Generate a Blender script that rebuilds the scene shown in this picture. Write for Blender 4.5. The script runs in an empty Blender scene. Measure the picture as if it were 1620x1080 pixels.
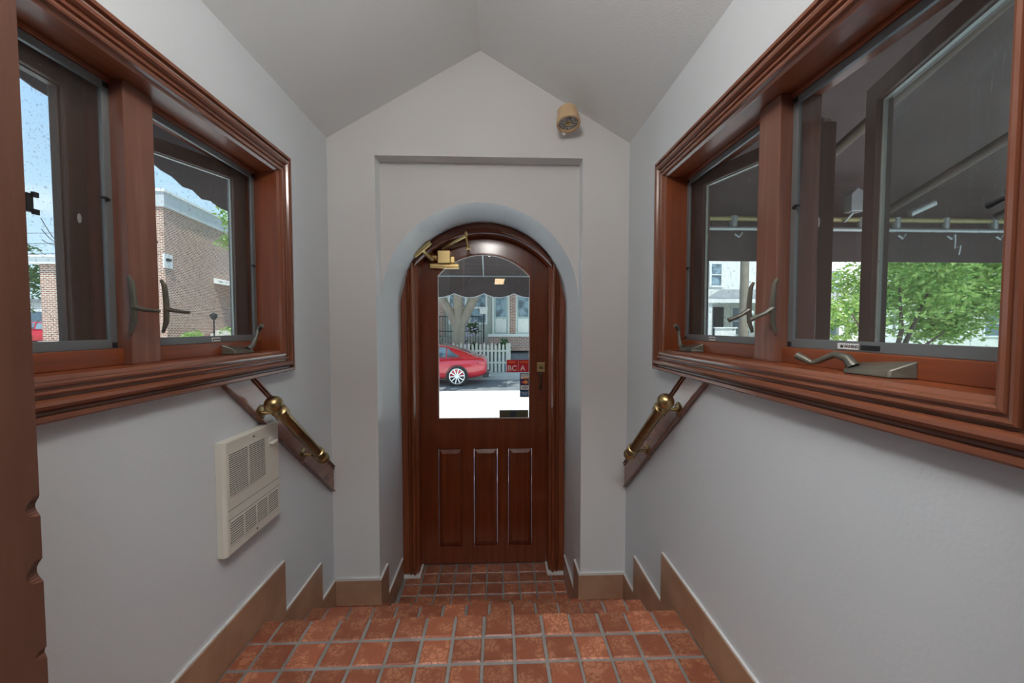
import bpy, bmesh, math, random
from mathutils import Vector, Matrix, noise as mnoise
random.seed(7)
S = bpy.context.scene
C = S.collection
PI = math.pi

# ---------------------------------------------------------------- camera, world, lights, exposure
EYE = 1.518
cam_d = bpy.data.cameras.new('camera'); cam = bpy.data.objects.new('camera', cam_d); C.objects.link(cam)
cam_d.sensor_width = 36; cam_d.lens = 36 * 620 / 1620; cam_d.clip_start = .02; cam_d.clip_end = 500
cam.location = (0, 0, EYE); cam.rotation_euler = (PI / 2 - .039, 0, -.037)
S.camera = cam
S.view_settings.view_transform = 'Standard'; S.view_settings.look = 'None'
S.view_settings.gamma = 1; S.view_settings.exposure = 0; S.view_settings.use_curve_mapping = False

w = bpy.data.worlds.new('sky'); S.world = w; w.use_nodes = True
nt = w.node_tree; nt.nodes.clear()
out = nt.nodes.new('ShaderNodeOutputWorld'); bg = nt.nodes.new('ShaderNodeBackground')
tc = nt.nodes.new('ShaderNodeTexCoord'); sep = nt.nodes.new('ShaderNodeSeparateXYZ')
grad = nt.nodes.new('ShaderNodeValToRGB'); cn = nt.nodes.new('ShaderNodeTexNoise'); cr = nt.nodes.new('ShaderNodeValToRGB')
mp = nt.nodes.new('ShaderNodeMapping'); mp.inputs['Scale'].default_value = (1, 1, 3)
mx = nt.nodes.new('ShaderNodeMix'); mx.data_type = 'RGBA'
nt.links.new(tc.outputs['Generated'], sep.inputs[0]); nt.links.new(sep.outputs['Z'], grad.inputs[0])
grad.color_ramp.elements[0].position = 0; grad.color_ramp.elements[0].color = (.66, .82, .93, 1)
grad.color_ramp.elements[1].position = .6; grad.color_ramp.elements[1].color = (.22, .45, .80, 1)
nt.links.new(tc.outputs['Generated'], mp.inputs[0]); nt.links.new(mp.outputs[0], cn.inputs['Vector'])
cn.inputs['Scale'].default_value = 2.2; cn.inputs['Detail'].default_value = 6
cr.color_ramp.elements[0].position = .48; cr.color_ramp.elements[1].position = .68
nt.links.new(cn.outputs['Fac'], cr.inputs[0]); nt.links.new(cr.outputs[0], mx.inputs['Factor'])
nt.links.new(grad.outputs[0], mx.inputs[6]); mx.inputs[7].default_value = (.95, .96, .98, 1)
nt.links.new(mx.outputs[2], bg.inputs[0]); bg.inputs[1].default_value = 2.3
nt.links.new(bg.outputs[0], out.inputs[0])

def light(name, kind, loc, energy, color=(1, 1, 1), **kw):
    d = bpy.data.lights.new(name, kind); o = bpy.data.objects.new(name, d); C.objects.link(o)
    o.location = loc; d.energy = energy; d.color = color
    for k, v in kw.items():
        if k == 'aim': o.rotation_euler = (Vector(v) - Vector(loc)).to_track_quat('-Z', 'Y').to_euler()
        else: setattr(d, k, v)
    return o
light('sun', 'SUN', (0, 0, 20), 8.0, (1, .95, .86), angle=.009, aim=(-4.5, 10, 0))

# ---------------------------------------------------------------- materials
MATS = {}
def nodes(name):
    m = bpy.data.materials.new(name); m.use_nodes = True; n = m.node_tree
    b = n.nodes['Principled BSDF']; MATS[name] = m
    return m, n, b
def simple(name, col, rough=.5, metal=0, coat=0, spec=.5, emit=0, noise=None, bump=0, bscale=60, scale=(1, 1, 1)):
    """plain principled surface; noise = (second colour, scale, low, high)"""
    m, n, b = nodes(name)
    b.inputs['Base Color'].default_value = (*col, 1); b.inputs['Roughness'].default_value = rough
    b.inputs['Metallic'].default_value = metal; b.inputs['Coat Weight'].default_value = coat
    b.inputs['Coat Roughness'].default_value = .12
    b.inputs['Specular IOR Level'].default_value = spec
    if emit: b.inputs['Emission Color'].default_value = (*col, 1); b.inputs['Emission Strength'].default_value = emit
    t = n.nodes.new('ShaderNodeTexCoord'); p = n.nodes.new('ShaderNodeMapping'); p.inputs['Scale'].default_value = scale
    n.links.new(t.outputs['Object'], p.inputs[0])
    if noise:
        c2, sc, lo, hi = noise
        x = n.nodes.new('ShaderNodeTexNoise'); x.inputs['Scale'].default_value = sc; x.inputs['Detail'].default_value = 6
        r = n.nodes.new('ShaderNodeValToRGB'); r.color_ramp.elements[0].position = lo; r.color_ramp.elements[1].position = hi
        r.color_ramp.elements[0].color = (*col, 1); r.color_ramp.elements[1].color = (*c2, 1)
        n.links.new(p.outputs[0], x.inputs['Vector']); n.links.new(x.outputs['Fac'], r.inputs[0])
        n.links.new(r.outputs[0], b.inputs['Base Color'])
    if bump:
        x = n.nodes.new('ShaderNodeTexNoise'); x.inputs['Scale'].default_value = bscale; x.inputs['Detail'].default_value = 3
        u = n.nodes.new('ShaderNodeBump'); u.inputs['Strength'].default_value = bump; u.inputs['Distance'].default_value = .004
        n.links.new(p.outputs[0], x.inputs['Vector']); n.links.new(x.outputs['Fac'], u.inputs['Height'])
        n.links.new(u.outputs[0], b.inputs['Normal'])
    return m
def wood(name, axis, a, b2, rough=.3, coat=.5, bump=.08):
    sc = [38, 38, 38]; sc['xyz'.index(axis)] = 2.2
    return simple(name, a, rough, coat=coat, noise=(b2, 1, .3, .72), bump=bump, bscale=2.2, scale=tuple(sc))

simple('paint', (.65, .68, .70), .5, bump=.13, bscale=110, spec=.35)  # cool daylight cast put into the side walls' even colour
simple('lit_reveal_paint', (.80, .83, .84), .32, bump=.06, bscale=60, spec=.5)  # reveal faces paler and glossier: light from the door glass put into the colour
simple('paint_warm', (.68, .67, .665), .55, bump=.12, bscale=110, spec=.3)
simple('ceiling_paint', (.80, .815, .81), .45, bump=.3, bscale=160, spec=.4)
simple('caulk', (.62, .61, .59), .6, bump=.5, bscale=80)
for ax in 'xyz':
    wood('casing_' + ax, ax, (.165, .052, .026), (.24, .082, .043), .27, .6, .04)
    wood('jamb_' + ax, ax, (.165, .038, .012), (.27, .066, .020), .42, .25)
    wood('sash_' + ax, ax, (.075, .040, .028), (.12, .066, .046), .5, .1)
    wood('door_' + ax, ax, (.125, .024, .007), (.20, .042, .012), .26, .6)
simple('mullion', (.19, .075, .048), .34, coat=.4, noise=((.27, .125, .088), 1, .5, .8), scale=(60, 60, 3))
simple('old_jamb', (.085, .030, .016), .5, noise=((.14, .055, .032), 1, .3, .8), scale=(20, 20, 3), bump=.3, bscale=3)
simple('screen_frame', (.17, .18, .185), .4, metal=.25)
simple('bronze', (.11, .105, .085), .36, metal=.35, noise=((.17, .155, .12), 12, .4, .7))
simple('black', (.015, .015, .016), .4)
simple('brass', (.44, .32, .15), .3, metal=1, noise=((.22, .16, .08), 14, .35, .75), bump=.1, bscale=40)
simple('bright_brass', (.80, .60, .28), .27, metal=1)
simple('antique_brass_dark', (.10, .07, .05), .4, metal=.8)
simple('cream', (.66, .63, .55), .38, spec=.5)
simple('slot_dark', (.03, .028, .025), .7)
simple('clear_knob', (.75, .73, .68), .12, coat=1)
simple('grout', (.24, .225, .21), .9, noise=((.17, .16, .145), 9, .4, .7), bump=.6, bscale=90)
simple('skirting', (.43, .25, .155), .42, noise=((.33, .175, .105), 7, .35, .7), coat=.15)
simple('white_gloss', (.75, .76, .74), .3)
simple('bead_grey', (.42, .43, .38), .4)
simple('label_white', (.82, .82, .80), .5)
simple('label_ink', (.03, .03, .03), .5)
simple('sticker_red', (.62, .02, .03), .4)
simple('sticker_white', (.86, .84, .82), .4)
simple('sticker_slate', (.035, .05, .07), .4)
simple('sticker_blue', (.05, .20, .42), .4)
simple('sticker_orange', (.90, .35, .04), .4)
simple('sticker_navy', (.03, .04, .20), .4)
simple('sticker_olive', (.10, .095, .06), .5)
simple('lamp_beige', (.62, .43, .25), .4)
simple('chrome', (.7, .7, .7), .15, metal=1)
simple('globe', (1, .955, .91), .5, emit=44)
simple('awning_cloth', (.068, .044, .038), .85, noise=((.092, .062, .054), 3, .3, .7), bump=.3, bscale=70)
simple('pipe', (.42, .42, .40), .38, metal=.6)
simple('pipe_yellow', (.40, .33, .14), .45, metal=.3)
simple('sunlit_concrete', (.80, .79, .77), .8)  # sun glare and ground bounce put into an overbright colour
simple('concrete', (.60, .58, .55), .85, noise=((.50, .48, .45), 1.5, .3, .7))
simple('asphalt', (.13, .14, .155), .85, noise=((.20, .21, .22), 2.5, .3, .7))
simple('grass', (.07, .14, .03), .9, noise=((.14, .22, .06), 3, .3, .7), bump=1, bscale=30)
simple('white_wall', (.84, .83, .80), .7)
simple('white_trim', (.83, .83, .81), .5)
simple('pale_green_wall', (.46, .50, .45), .7)
simple('grey_roof', (.20, .22, .24), .8, noise=((.30, .31, .32), 4, .3, .7))
simple('grey_coping', (.55, .56, .57), .5)
simple('window_glass', (.10, .16, .22), .08, coat=.4)
simple('curtain_glass', (.30, .42, .50), .2, noise=((.10, .15, .18), 3, .45, .6))
simple('red_paint', (.60, .015, .03), .18, coat=1)
simple('tyre', (.02, .02, .02), .8)
simple('alloy', (.62, .64, .66), .25, metal=.9)
simple('tail_lamp', (.55, .02, .03), .12, coat=1)
simple('dark_bark', (.10, .075, .055), .9)
simple('bark', (.23, .19, .15), .9, noise=((.34, .29, .23), 6, .3, .7), bump=1, bscale=14, scale=(1, 1, .4))
simple('picket_white', (.66, .64, .56), .7)
simple('iron', (.02, .02, .022), .5)
simple('mint_door', (.48, .60, .58), .5)
simple('hydrangea', (.55, .42, .62), .8)
simple('orange_patch', (.75, .38, .10), .7)
simple('room_dark', (.10, .085, .075), .8)
simple('room_ceiling', (.07, .06, .055), .8)
simple('ceiling_grid', (.62, .60, .56), .6)
simple('warm_panel', (1, .70, .40), .5, emit=14)
simple('fill_panel', (.92, .97, 1), .5, emit=34)
simple('lens', (.55, .57, .54), .18, coat=1, metal=.5, noise=((.12, .12, .11), 120, .42, .58), bump=1, bscale=200)

def leafmat(name, a, b2):
    m, n, b = nodes(name)
    oi = n.nodes.new('ShaderNodeTexCoord'); x = n.nodes.new('ShaderNodeTexNoise'); x.inputs['Scale'].default_value = 5
    r = n.nodes.new('ShaderNodeValToRGB'); r.color_ramp.elements[0].position = .35; r.color_ramp.elements[1].position = .65
    r.color_ramp.elements[0].color = (*a, 1); r.color_ramp.elements[1].color = (*b2, 1)
    n.links.new(oi.outputs['Object'], x.inputs['Vector']); n.links.new(x.outputs['Fac'], r.inputs[0]); n.links.new(r.outputs[0], b.inputs['Base Color'])
    b.inputs['Roughness'].default_value = .5
    t = n.nodes.new('ShaderNodeBsdfTranslucent'); mix = n.nodes.new('ShaderNodeMixShader'); mix.inputs[0].default_value = .3
    n.links.new(r.outputs[0], t.inputs[0]); n.links.new(b.outputs[0], mix.inputs[1]); n.links.new(t.outputs[0], mix.inputs[2])
    n.links.new(mix.outputs[0], n.nodes['Material Output'].inputs[0])
leafmat('leaf', (.16, .34, .07), (.46, .62, .18))
leafmat('leaf_dark', (.04, .10, .03), (.12, .22, .06))

def brickmat(name, a, b2, mortar, axis='x'):
    m, n, b = nodes(name)
    t = n.nodes.new('ShaderNodeTexCoord'); s = n.nodes.new('ShaderNodeSeparateXYZ'); c = n.nodes.new('ShaderNodeCombineXYZ')
    br = n.nodes.new('ShaderNodeTexBrick'); n.links.new(t.outputs['Object'], s.inputs[0])
    if axis == 'xy':
        ad = n.nodes.new('ShaderNodeMath'); ad.operation = 'ADD'; n.links.new(s.outputs[0], ad.inputs[0]); n.links.new(s.outputs[1], ad.inputs[1]); n.links.new(ad.outputs[0], c.inputs[0])
    else: n.links.new(s.outputs['XYZ'.index(axis.upper())], c.inputs[0])
    n.links.new(s.outputs[2], c.inputs[1]); n.links.new(c.outputs[0], br.inputs['Vector'])
    br.inputs['Scale'].default_value = 1; br.inputs['Brick Width'].default_value = .22; br.inputs['Row Height'].default_value = .08
    br.inputs['Mortar Size'].default_value = .014; br.inputs['Color1'].default_value = (*a, 1); br.inputs['Color2'].default_value = (*b2, 1)
    br.inputs['Mortar'].default_value = (*mortar, 1); n.links.new(br.outputs['Color'], b.inputs['Base Color']); b.inputs['Roughness'].default_value = .85
brickmat('brick', (.40, .17, .11), (.25, .095, .06), (.74, .66, .58), 'xy')
brickmat('brick_shade', (.42, .20, .14), (.30, .13, .09), (.60, .55, .50), 'xy')

# tumbled red marble tile: pale flesh-red cells in darker veins, every tile its own shade
m, n, b = nodes('tile')
t = n.nodes.new('ShaderNodeTexCoord'); at = n.nodes.new('ShaderNodeAttribute'); at.attribute_name = 'rnd'; at.attribute_type = 'GEOMETRY'
add = n.nodes.new('ShaderNodeVectorMath'); add.operation = 'MULTIPLY_ADD'; add.inputs[1].default_value = (3, 3, 3)
n.links.new(at.outputs['Color'], add.inputs[0]); n.links.new(t.outputs['Object'], add.inputs[2])
wn = n.nodes.new('ShaderNodeTexNoise'); wn.inputs['Scale'].default_value = 22; wn.inputs['Detail'].default_value = 4
n.links.new(add.outputs[0], wn.inputs['Vector'])
ad2 = n.nodes.new('ShaderNodeVectorMath'); ad2.operation = 'MULTIPLY_ADD'; ad2.inputs[1].default_value = (.085, .085, .085)
n.links.new(wn.outputs['Color'], ad2.inputs[0]); n.links.new(add.outputs[0], ad2.inputs[2])
vo = n.nodes.new('ShaderNodeTexVoronoi'); vo.feature = 'DISTANCE_TO_EDGE'; vo.inputs['Scale'].default_value = 42
n.links.new(ad2.outputs[0], vo.inputs['Vector'])
r1 = n.nodes.new('ShaderNodeValToRGB'); r1.color_ramp.elements[0].position = .0; r1.color_ramp.elements[1].position = .15
r1.color_ramp.elements[0].color = (.235, .068, .033, 1); r1.color_ramp.elements[1].color = (.43, .170, .092, 1)
n.links.new(vo.outputs['Distance'], r1.inputs[0])
n2 = n.nodes.new('ShaderNodeTexNoise'); n2.inputs['Scale'].default_value = 16; n2.inputs['Detail'].default_value = 3; n.links.new(add.outputs[0], n2.inputs['Vector'])
r2 = n.nodes.new('ShaderNodeValToRGB'); r2.color_ramp.elements[0].position = .45; r2.color_ramp.elements[1].position = .56
n.links.new(n2.outputs['Fac'], r2.inputs[0])
mm = n.nodes.new('ShaderNodeMix'); mm.data_type = 'RGBA'; n.links.new(r2.outputs[0], mm.inputs[0]); n.links.new(r1.outputs[0], mm.inputs[6]); mm.inputs[7].default_value = (.29, .088, .044, 1)
hs = n.nodes.new('ShaderNodeHueSaturation'); sp = n.nodes.new('ShaderNodeSeparateColor'); n.links.new(at.outputs['Color'], sp.inputs[0])
mr = n.nodes.new('ShaderNodeMapRange'); mr.inputs['To Min'].default_value = .78; mr.inputs['To Max'].default_value = 1.22
n.links.new(sp.outputs[0], mr.inputs[0]); n.links.new(mr.outputs[0], hs.inputs['Value']); n.links.new(mm.outputs[2], hs.inputs['Color'])
n.links.new(hs.outputs[0], b.inputs['Base Color']); b.inputs['Roughness'].default_value = .42
bp_ = n.nodes.new('ShaderNodeBump'); bp_.inputs['Strength'].default_value = .5; bp_.inputs['Distance'].default_value = .003
n.links.new(vo.outputs['Distance'], bp_.inputs['Height']); n.links.new(bp_.outputs[0], b.inputs['Normal'])

def glassmat(name, haze, speck, tint=(1, 1, 1), scale=90, gloss=.06, streak=(1, 1, 1), hazecol=(.55, .58, .6)):
    """thin clear pane: see-through, a weak mirror, and a film of dust with specks"""
    m = bpy.data.materials.new(name); m.use_nodes = True; n = m.node_tree; n.nodes.clear(); MATS[name] = m
    o = n.nodes.new('ShaderNodeOutputMaterial'); tr = n.nodes.new('ShaderNodeBsdfTransparent'); tr.inputs[0].default_value = (*tint, 1)
    gl = n.nodes.new('ShaderNodeBsdfGlossy'); gl.inputs['Roughness'].default_value = .01; df = n.nodes.new('ShaderNodeBsdfDiffuse'); df.inputs[0].default_value = (*hazecol, 1)
    a = n.nodes.new('ShaderNodeMixShader'); c = n.nodes.new('ShaderNodeMixShader'); a.inputs[0].default_value = gloss
    n.links.new(tr.outputs[0], a.inputs[1]); n.links.new(gl.outputs[0], a.inputs[2])
    t = n.nodes.new('ShaderNodeTexCoord'); p = n.nodes.new('ShaderNodeMapping'); p.inputs['Scale'].default_value = streak; n.links.new(t.outputs['Object'], p.inputs[0])
    x = n.nodes.new('ShaderNodeTexNoise'); x.inputs['Scale'].default_value = scale; x.inputs['Detail'].default_value = 2; n.links.new(p.outputs[0], x.inputs['Vector'])
    r = n.nodes.new('ShaderNodeValToRGB'); r.color_ramp.elements[0].position = .64; r.color_ramp.elements[1].position = .74
    r.color_ramp.elements[0].color = (haze,) * 3 + (1,); r.color_ramp.elements[1].color = (speck,) * 3 + (1,)
    n.links.new(x.outputs['Fac'], r.inputs[0])
    y = n.nodes.new('ShaderNodeTexNoise'); y.inputs['Scale'].default_value = 4; n.links.new(p.outputs[0], y.inputs['Vector'])
    mu = n.nodes.new('ShaderNodeMath'); mu.operation = 'MULTIPLY'; mr = n.nodes.new('ShaderNodeMapRange'); mr.inputs['To Min'].default_value = .3; mr.inputs['To Max'].default_value = 1.7
    n.links.new(y.outputs['Fac'], mr.inputs[0]); n.links.new(r.outputs[0], mu.inputs[0]); n.links.new(mr.outputs[0], mu.inputs[1]); n.links.new(mu.outputs[0], c.inputs[0])
    n.links.new(a.outputs[0], c.inputs[1]); n.links.new(df.outputs[0], c.inputs[2]); n.links.new(c.outputs[0], o.inputs[0])
glassmat('door_glass', .03, .5, (.93, .97, .97), 120, .05)
glassmat('sash_glass', .035, .38, (.90, .95, .95), 110, .05, (1, 1, .8))
glassmat('dusty_glass', .05, .30, (.86, .93, .93), 60, .05, (3, 3, .35), (.45, .55, .58))
glassmat('mesh', .10, .30, (.90, .90, .90), 200, .0, (1, 1, 1), (.20, .17, .155))

# ---------------------------------------------------------------- mesh helpers
class MB:
    def __init__(s): s.b = bmesh.new()
    def box(s, x0, x1, y0, y1, z0, z1):
        v = [s.b.verts.new((x, y, z)) for x in (x0, x1) for y in (y0, y1) for z in (z0, z1)]
        for f in ((0, 1, 3, 2), (4, 6, 7, 5), (0, 4, 5, 1), (2, 3, 7, 6), (0, 2, 6, 4), (1, 5, 7, 3)): s.b.faces.new([v[i] for i in f])
        return s
    def prism(s, pts, d):
        """closed 3-D polygon pts pushed along vector d"""
        d = Vector(d); a = [s.b.verts.new(p) for p in pts]; c = [s.b.verts.new(Vector(p) + d) for p in pts]; k = len(pts)
        s.b.faces.new(a); s.b.faces.new(c[::-1])
        for i in range(k): s.b.faces.new((a[i], c[i], c[(i + 1) % k], a[(i + 1) % k]))
        return s
    def plate(s, loops, mapf, d):
        """flat plate with holes; loops of 2-D points (first is the outline), mapf -> 3-D, d thickness vector"""
        d = Vector(d); edges = []; rings = []
        for lp in loops:
            vs = [s.b.verts.new(mapf(*p)) for p in lp]; rings.append(vs)
            for i in range(len(vs)): edges.append(s.b.edges.new((vs[i], vs[(i + 1) % len(vs)])))
        r = bmesh.ops.triangle_fill(s.b, edges=edges, use_beauty=True)
        fs = [g for g in r['geom'] if isinstance(g, bmesh.types.BMFace)]
        m = {}
        for ring in rings:
            for v in ring: m[v] = s.b.verts.new(v.co + d)
        for f in fs: s.b.faces.new([m[v] for v in reversed(f.verts)])
        for ring in rings:
            for i in range(len(ring)):
                a, c = ring[i], ring[(i + 1) % len(ring)]; s.b.faces.new((a, c, m[c], m[a]))
        return s
    def tube(s, pts, r, n=12, caps=True):
        pts = [Vector(p) for p in pts]; rr = r if isinstance(r, (list, tuple)) else [r] * len(pts); prev = None; ref = None
        rings = []
        for i, p in enumerate(pts):
            t = (pts[min(i + 1, len(pts) - 1)] - pts[max(i - 1, 0)]).normalized()
            if ref is None: ref = Vector((0, 0, 1)) if abs(t.z) < .9 else Vector((1, 0, 0))
            u = (ref - t * ref.dot(t)).normalized(); v = t.cross(u); ref = u
            rings.append([s.b.verts.new(p + (u * math.cos(2 * PI * k / n) + v * math.sin(2 * PI * k / n)) * rr[i]) for k in range(n)])
        for a, c in zip(rings, rings[1:]):
            for k in range(n): s.b.faces.new((a[k], a[(k + 1) % n], c[(k + 1) % n], c[k]))
        if caps: s.b.faces.new(rings[0][::-1]); s.b.faces.new(rings[-1])
        return s
    def lathe(s, prof, org, axis=(0, 0, 1), n=28):
        """prof of (r, h) turned about axis through org"""
        t = Vector(axis).normalized(); ref = Vector((0, 0, 1)) if abs(t.z) < .9 else Vector((1, 0, 0)); u = (ref - t * ref.dot(t)).normalized(); v = t.cross(u); o = Vector(org)
        rings = []
        for r, h in prof:
            if r < 1e-5: rings.append([s.b.verts.new(o + t * h)])
            else: rings.append([s.b.verts.new(o + t * h + (u * math.cos(2 * PI * k / n) + v * math.sin(2 * PI * k / n)) * r) for k in range(n)])
        for a, c in zip(rings, rings[1:]):
            for k in range(n):
                k2 = (k + 1) % n
                if len(a) == 1 and len(c) == 1: continue
                if len(a) == 1: s.b.faces.new((a[0], c[k2], c[k]))
                elif len(c) == 1: s.b.faces.new((a[k], a[k2], c[0]))
                else: s.b.faces.new((a[k], a[k2], c[k2], c[k]))
        return s
    def ball(s, c, r, sc=(1, 1, 1), sub=3):
        q = bmesh.ops.create_icosphere(s.b, subdivisions=sub, radius=r)
        for v in q['verts']: v.co = Vector((v.co.x * sc[0], v.co.y * sc[1], v.co.z * sc[2])) + Vector(c)
        return s
    def obox(s, p0, p1, wv, hv):
        """bar from p0 to p1 with width vector wv and height vector hv (centred)"""
        p0, p1, wv, hv = map(Vector, (p0, p1, wv, hv))
        s.prism([p0 - wv / 2 - hv / 2, p0 + wv / 2 - hv / 2, p0 + wv / 2 + hv / 2, p0 - wv / 2 + hv / 2], p1 - p0); return s
    def build(s, name, mat, parent=None, bevel=0, smooth=False, seg=2, xf=None):
        if xf: bmesh.ops.transform(s.b, matrix=xf, verts=s.b.verts)
        bmesh.ops.recalc_face_normals(s.b, faces=s.b.faces)
        me = bpy.data.meshes.new(name); s.b.to_mesh(me); s.b.free()
        me.materials.append(MATS[mat]); o = bpy.data.objects.new(name, me); C.objects.link(o)
        if smooth:
            for p in me.polygons: p.use_smooth = True
            try: me.set_sharp_from_angle(angle=.7)
            except Exception: pass
        if bevel:
            md = o.modifiers.new('bevel', 'BEVEL'); md.width = bevel; md.segments = seg; md.limit_method = 'ANGLE'; md.angle_limit = .6
        if parent: o.parent = parent
        return o
def B(name, mat, parent, *b6, bevel=0, xf=None): return MB().box(*b6).build(name, mat, parent, bevel, xf=xf)
def empty(name, loc=(0, 0, 0), rot=(0, 0, 0)):
    o = bpy.data.objects.new(name, None); C.objects.link(o); o.location = loc; o.rotation_euler = rot; o.empty_display_size = .05
    return o
def tag(o, label=None, cat=None, group=None, kind=None):
    for k, v in (('label', label), ('category', cat), ('group', group), ('kind', kind)):
        if v: o[k] = v
    return o
def struct(o, label=None, cat=None): return tag(o, label, cat, kind='structure')
def thing(name, label, cat, loc=(0, 0, 0), rot=(0, 0, 0), group=None): return tag(empty(name, loc, rot), label, cat, group)
def copy_tree(o, parent=None):
    c = o.copy(); C.objects.link(c); c.parent = parent
    for ch in list(o.children): copy_tree(ch, c)
    return c
def text(body, mat, parent, name, xf, size, ext=.0003, sx=1):
    cu = bpy.data.curves.new(name, 'FONT'); cu.body = body; cu.size = size; cu.extrude = ext; cu.align_x = 'CENTER'; cu.align_y = 'CENTER'; cu.offset = size * .012
    o = bpy.data.objects.new(name, cu); C.objects.link(o); bpy.context.view_layer.update()
    me = bpy.data.meshes.new_from_object(o); bpy.data.objects.remove(o)
    me.transform(Matrix.Diagonal((sx, 1, 1, 1))); me.transform(xf); me.materials.clear(); me.materials.append(MATS[mat])
    o = bpy.data.objects.new(name, me); C.objects.link(o); o.parent = parent
    return o
def arc(cx, cz, r, a0, a1, n): return [(cx + r * math.cos(a0 + (a1 - a0) * i / n), cz + r * math.sin(a0 + (a1 - a0) * i / n)) for i in range(n + 1)]

# ---------------------------------------------------------------- room shell
XL, XR, YB, YR, YE = -.89, .71, 2.115, 2.205, 2.85
N0, N1 = -.643, .458                    # doorway niche
DC = (N0 + N1) / 2; AR = (N1 - N0) / 2  # arch centre and radius
AZ = 2.203 - AR
RX, RZ, EZ = -.09, 2.96, 2.497          # ridge and eaves
WY0, WY1, WZ0, WZ1 = .518, 1.61, 1.42, 2.13   # window openings

def side_wall(name, x, dx, label):
    mb = MB(); mb.plate([[(.26, -.35), (YE, -.35), (YE, EZ + .12), (.26, EZ + .12)], [(WY0 - .018, WZ0 - .018), (WY1 + .018, WZ0 - .018), (WY1 + .018, WZ1 + .018), (WY0 - .018, WZ1 + .018)]], lambda a, c: (x, a, c), (dx, 0, 0))
    return struct(mb.build(name, 'paint'), label, 'wall')
side_wall('wall_left', XL, -.17, 'smooth off-white painted wall below and around the left-hand window')
side_wall('wall_right', XR, .17, 'smooth off-white painted wall below and around the right-hand window')
mb = MB()
gable = [(XL, -.35), (N0, -.35), (N0, 2.413), (N1, 2.413), (N1, -.35), (XR, -.35), (XR, EZ), (RX, RZ), (XL, EZ)]
mb.plate([gable], lambda a, c: (a, YB, c), (0, YR - YB, 0))
niche = [(XL, -.35), (N0, -.35)] + [(DC + AR * math.cos(PI - PI * i / 40), AZ + AR * math.sin(PI - PI * i / 40)) for i in range(41)] + [(N1, -.35), (XR, -.35), (XR, EZ), (RX, RZ), (XL, EZ)]
mb.plate([niche], lambda a, c: (a, YR + .0005, c), (0, YE - YR, 0))
wbk = mb.build('wall_back', 'paint_warm'); wbk.data.materials.append(MATS['lit_reveal_paint'])
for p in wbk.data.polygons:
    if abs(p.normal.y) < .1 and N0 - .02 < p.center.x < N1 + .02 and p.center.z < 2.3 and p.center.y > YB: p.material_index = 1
struct(wbk, 'gabled off-white end wall with square recess and round-arched doorway', 'wall')
mb = MB()
for x0, z0, x1, z1 in ((XL - .17, EZ - .17 * .579, RX, RZ), (RX, RZ, XR + .17, EZ - .17 * .579)):
    mb.prism([(x0, .26, z0), (x1, .26, z1), (x1, .26, z1 + .12), (x0, .26, z0 + .12)], (0, YE + .05 - .26, 0))
struct(mb.build('ceiling', 'ceiling_paint'), 'pale grey ceiling of two slopes meeting at a ridge', 'ceiling')

# inner doorway between the dining room and the vestibule (the camera stands just behind it)
mb = MB(); mb.plate([[(-2.6, .405), (-.49, .405), (-.49, 2.50), (.60, 2.50), (.60, .405), (2.6, .405), (2.6, 3.05), (-2.6, 3.05)]], lambda a, c: (a, .10, c), (0, .159, 0))
struct(mb.build('wall_front', 'paint'), 'wall around the inner doorway', 'wall')
mb = MB()
zs = [.405]; z = .405
prof = []
bites = [(1.342, .009, .005), (1.278, .011, .0065), (1.195, .005, .0025), (1.12, .004, .002)]
while z < 2.46:
    d = 0
    for bz, h, dep in bites:
        if abs(z - bz) < h: d = max(d, dep * (1 - (abs(z - bz) / h) ** 2) * .9)
    prof.append((z, d)); z += .003
L = [mb.b.verts.new((-.49, .395, z)) for z, d in prof]; R_ = [mb.b.verts.new((-.449 - d, .395, z)) for z, d in prof]; R2 = [mb.b.verts.new((-.449, .388 - d * 1.2, z)) for z, d in prof]
Q = [mb.b.verts.new((-.449, .085, z)) for z, d in prof]; Q2 = [mb.b.verts.new((-.49, .085, z)) for z, d in prof]
for a, c in ((L, R_), (R_, R2), (R2, Q), (Q, Q2), (Q2, L)):
    for i in range(len(prof) - 1): mb.b.faces.new((a[i], c[i], c[i + 1], a[i + 1]))
mb.box(-.62, -.49, .26, .395, .405, 2.5); mb.box(.56, .60, .085, .30, .405, 2.46); mb.box(-.49, .60, .085, .30, 2.46, 2.5)
struct(mb.build('trim_1', 'old_jamb'), 'worn dark brown wooden door jamb with chipped edge, cut off by the picture edge', 'door jamb')

# dining room behind the camera
dr = struct(MB().box(-2.6, 2.6, -7.6, .40, .25, .38).build('floor_dining', 'room_dark'), 'dark dining room floor behind the inner doorway', 'floor')
mb = MB(); mb.box(-2.7, -2.6, -7.6, .26, .3, 3.05); mb.box(2.6, 2.7, -7.6, .26, .3, 3.05); mb.box(-2.7, 2.7, -7.7, -7.6, .3, 3.05)
struct(mb.build('wall_dining', 'room_dark'), 'dark dining room walls behind the inner doorway', 'wall')
ce = struct(MB().box(-2.7, 2.7, -7.7, .26, 3.05, 3.15).build('ceiling_dining', 'room_ceiling'), 'dark dining room ceiling behind the inner doorway', 'ceiling')
g = MB()
for i in range(10): g.box(-2.6, 2.6, -7.4 + i * .8, -7.385 + i * .8, 3.035, 3.05)
for i in range(7): g.box(-2.4 + i * .8, -2.385 + i * .8, -7.6, .1, 3.0365, 3.05)
g.build('ceiling_grid', 'ceiling_grid', ce)

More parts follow.
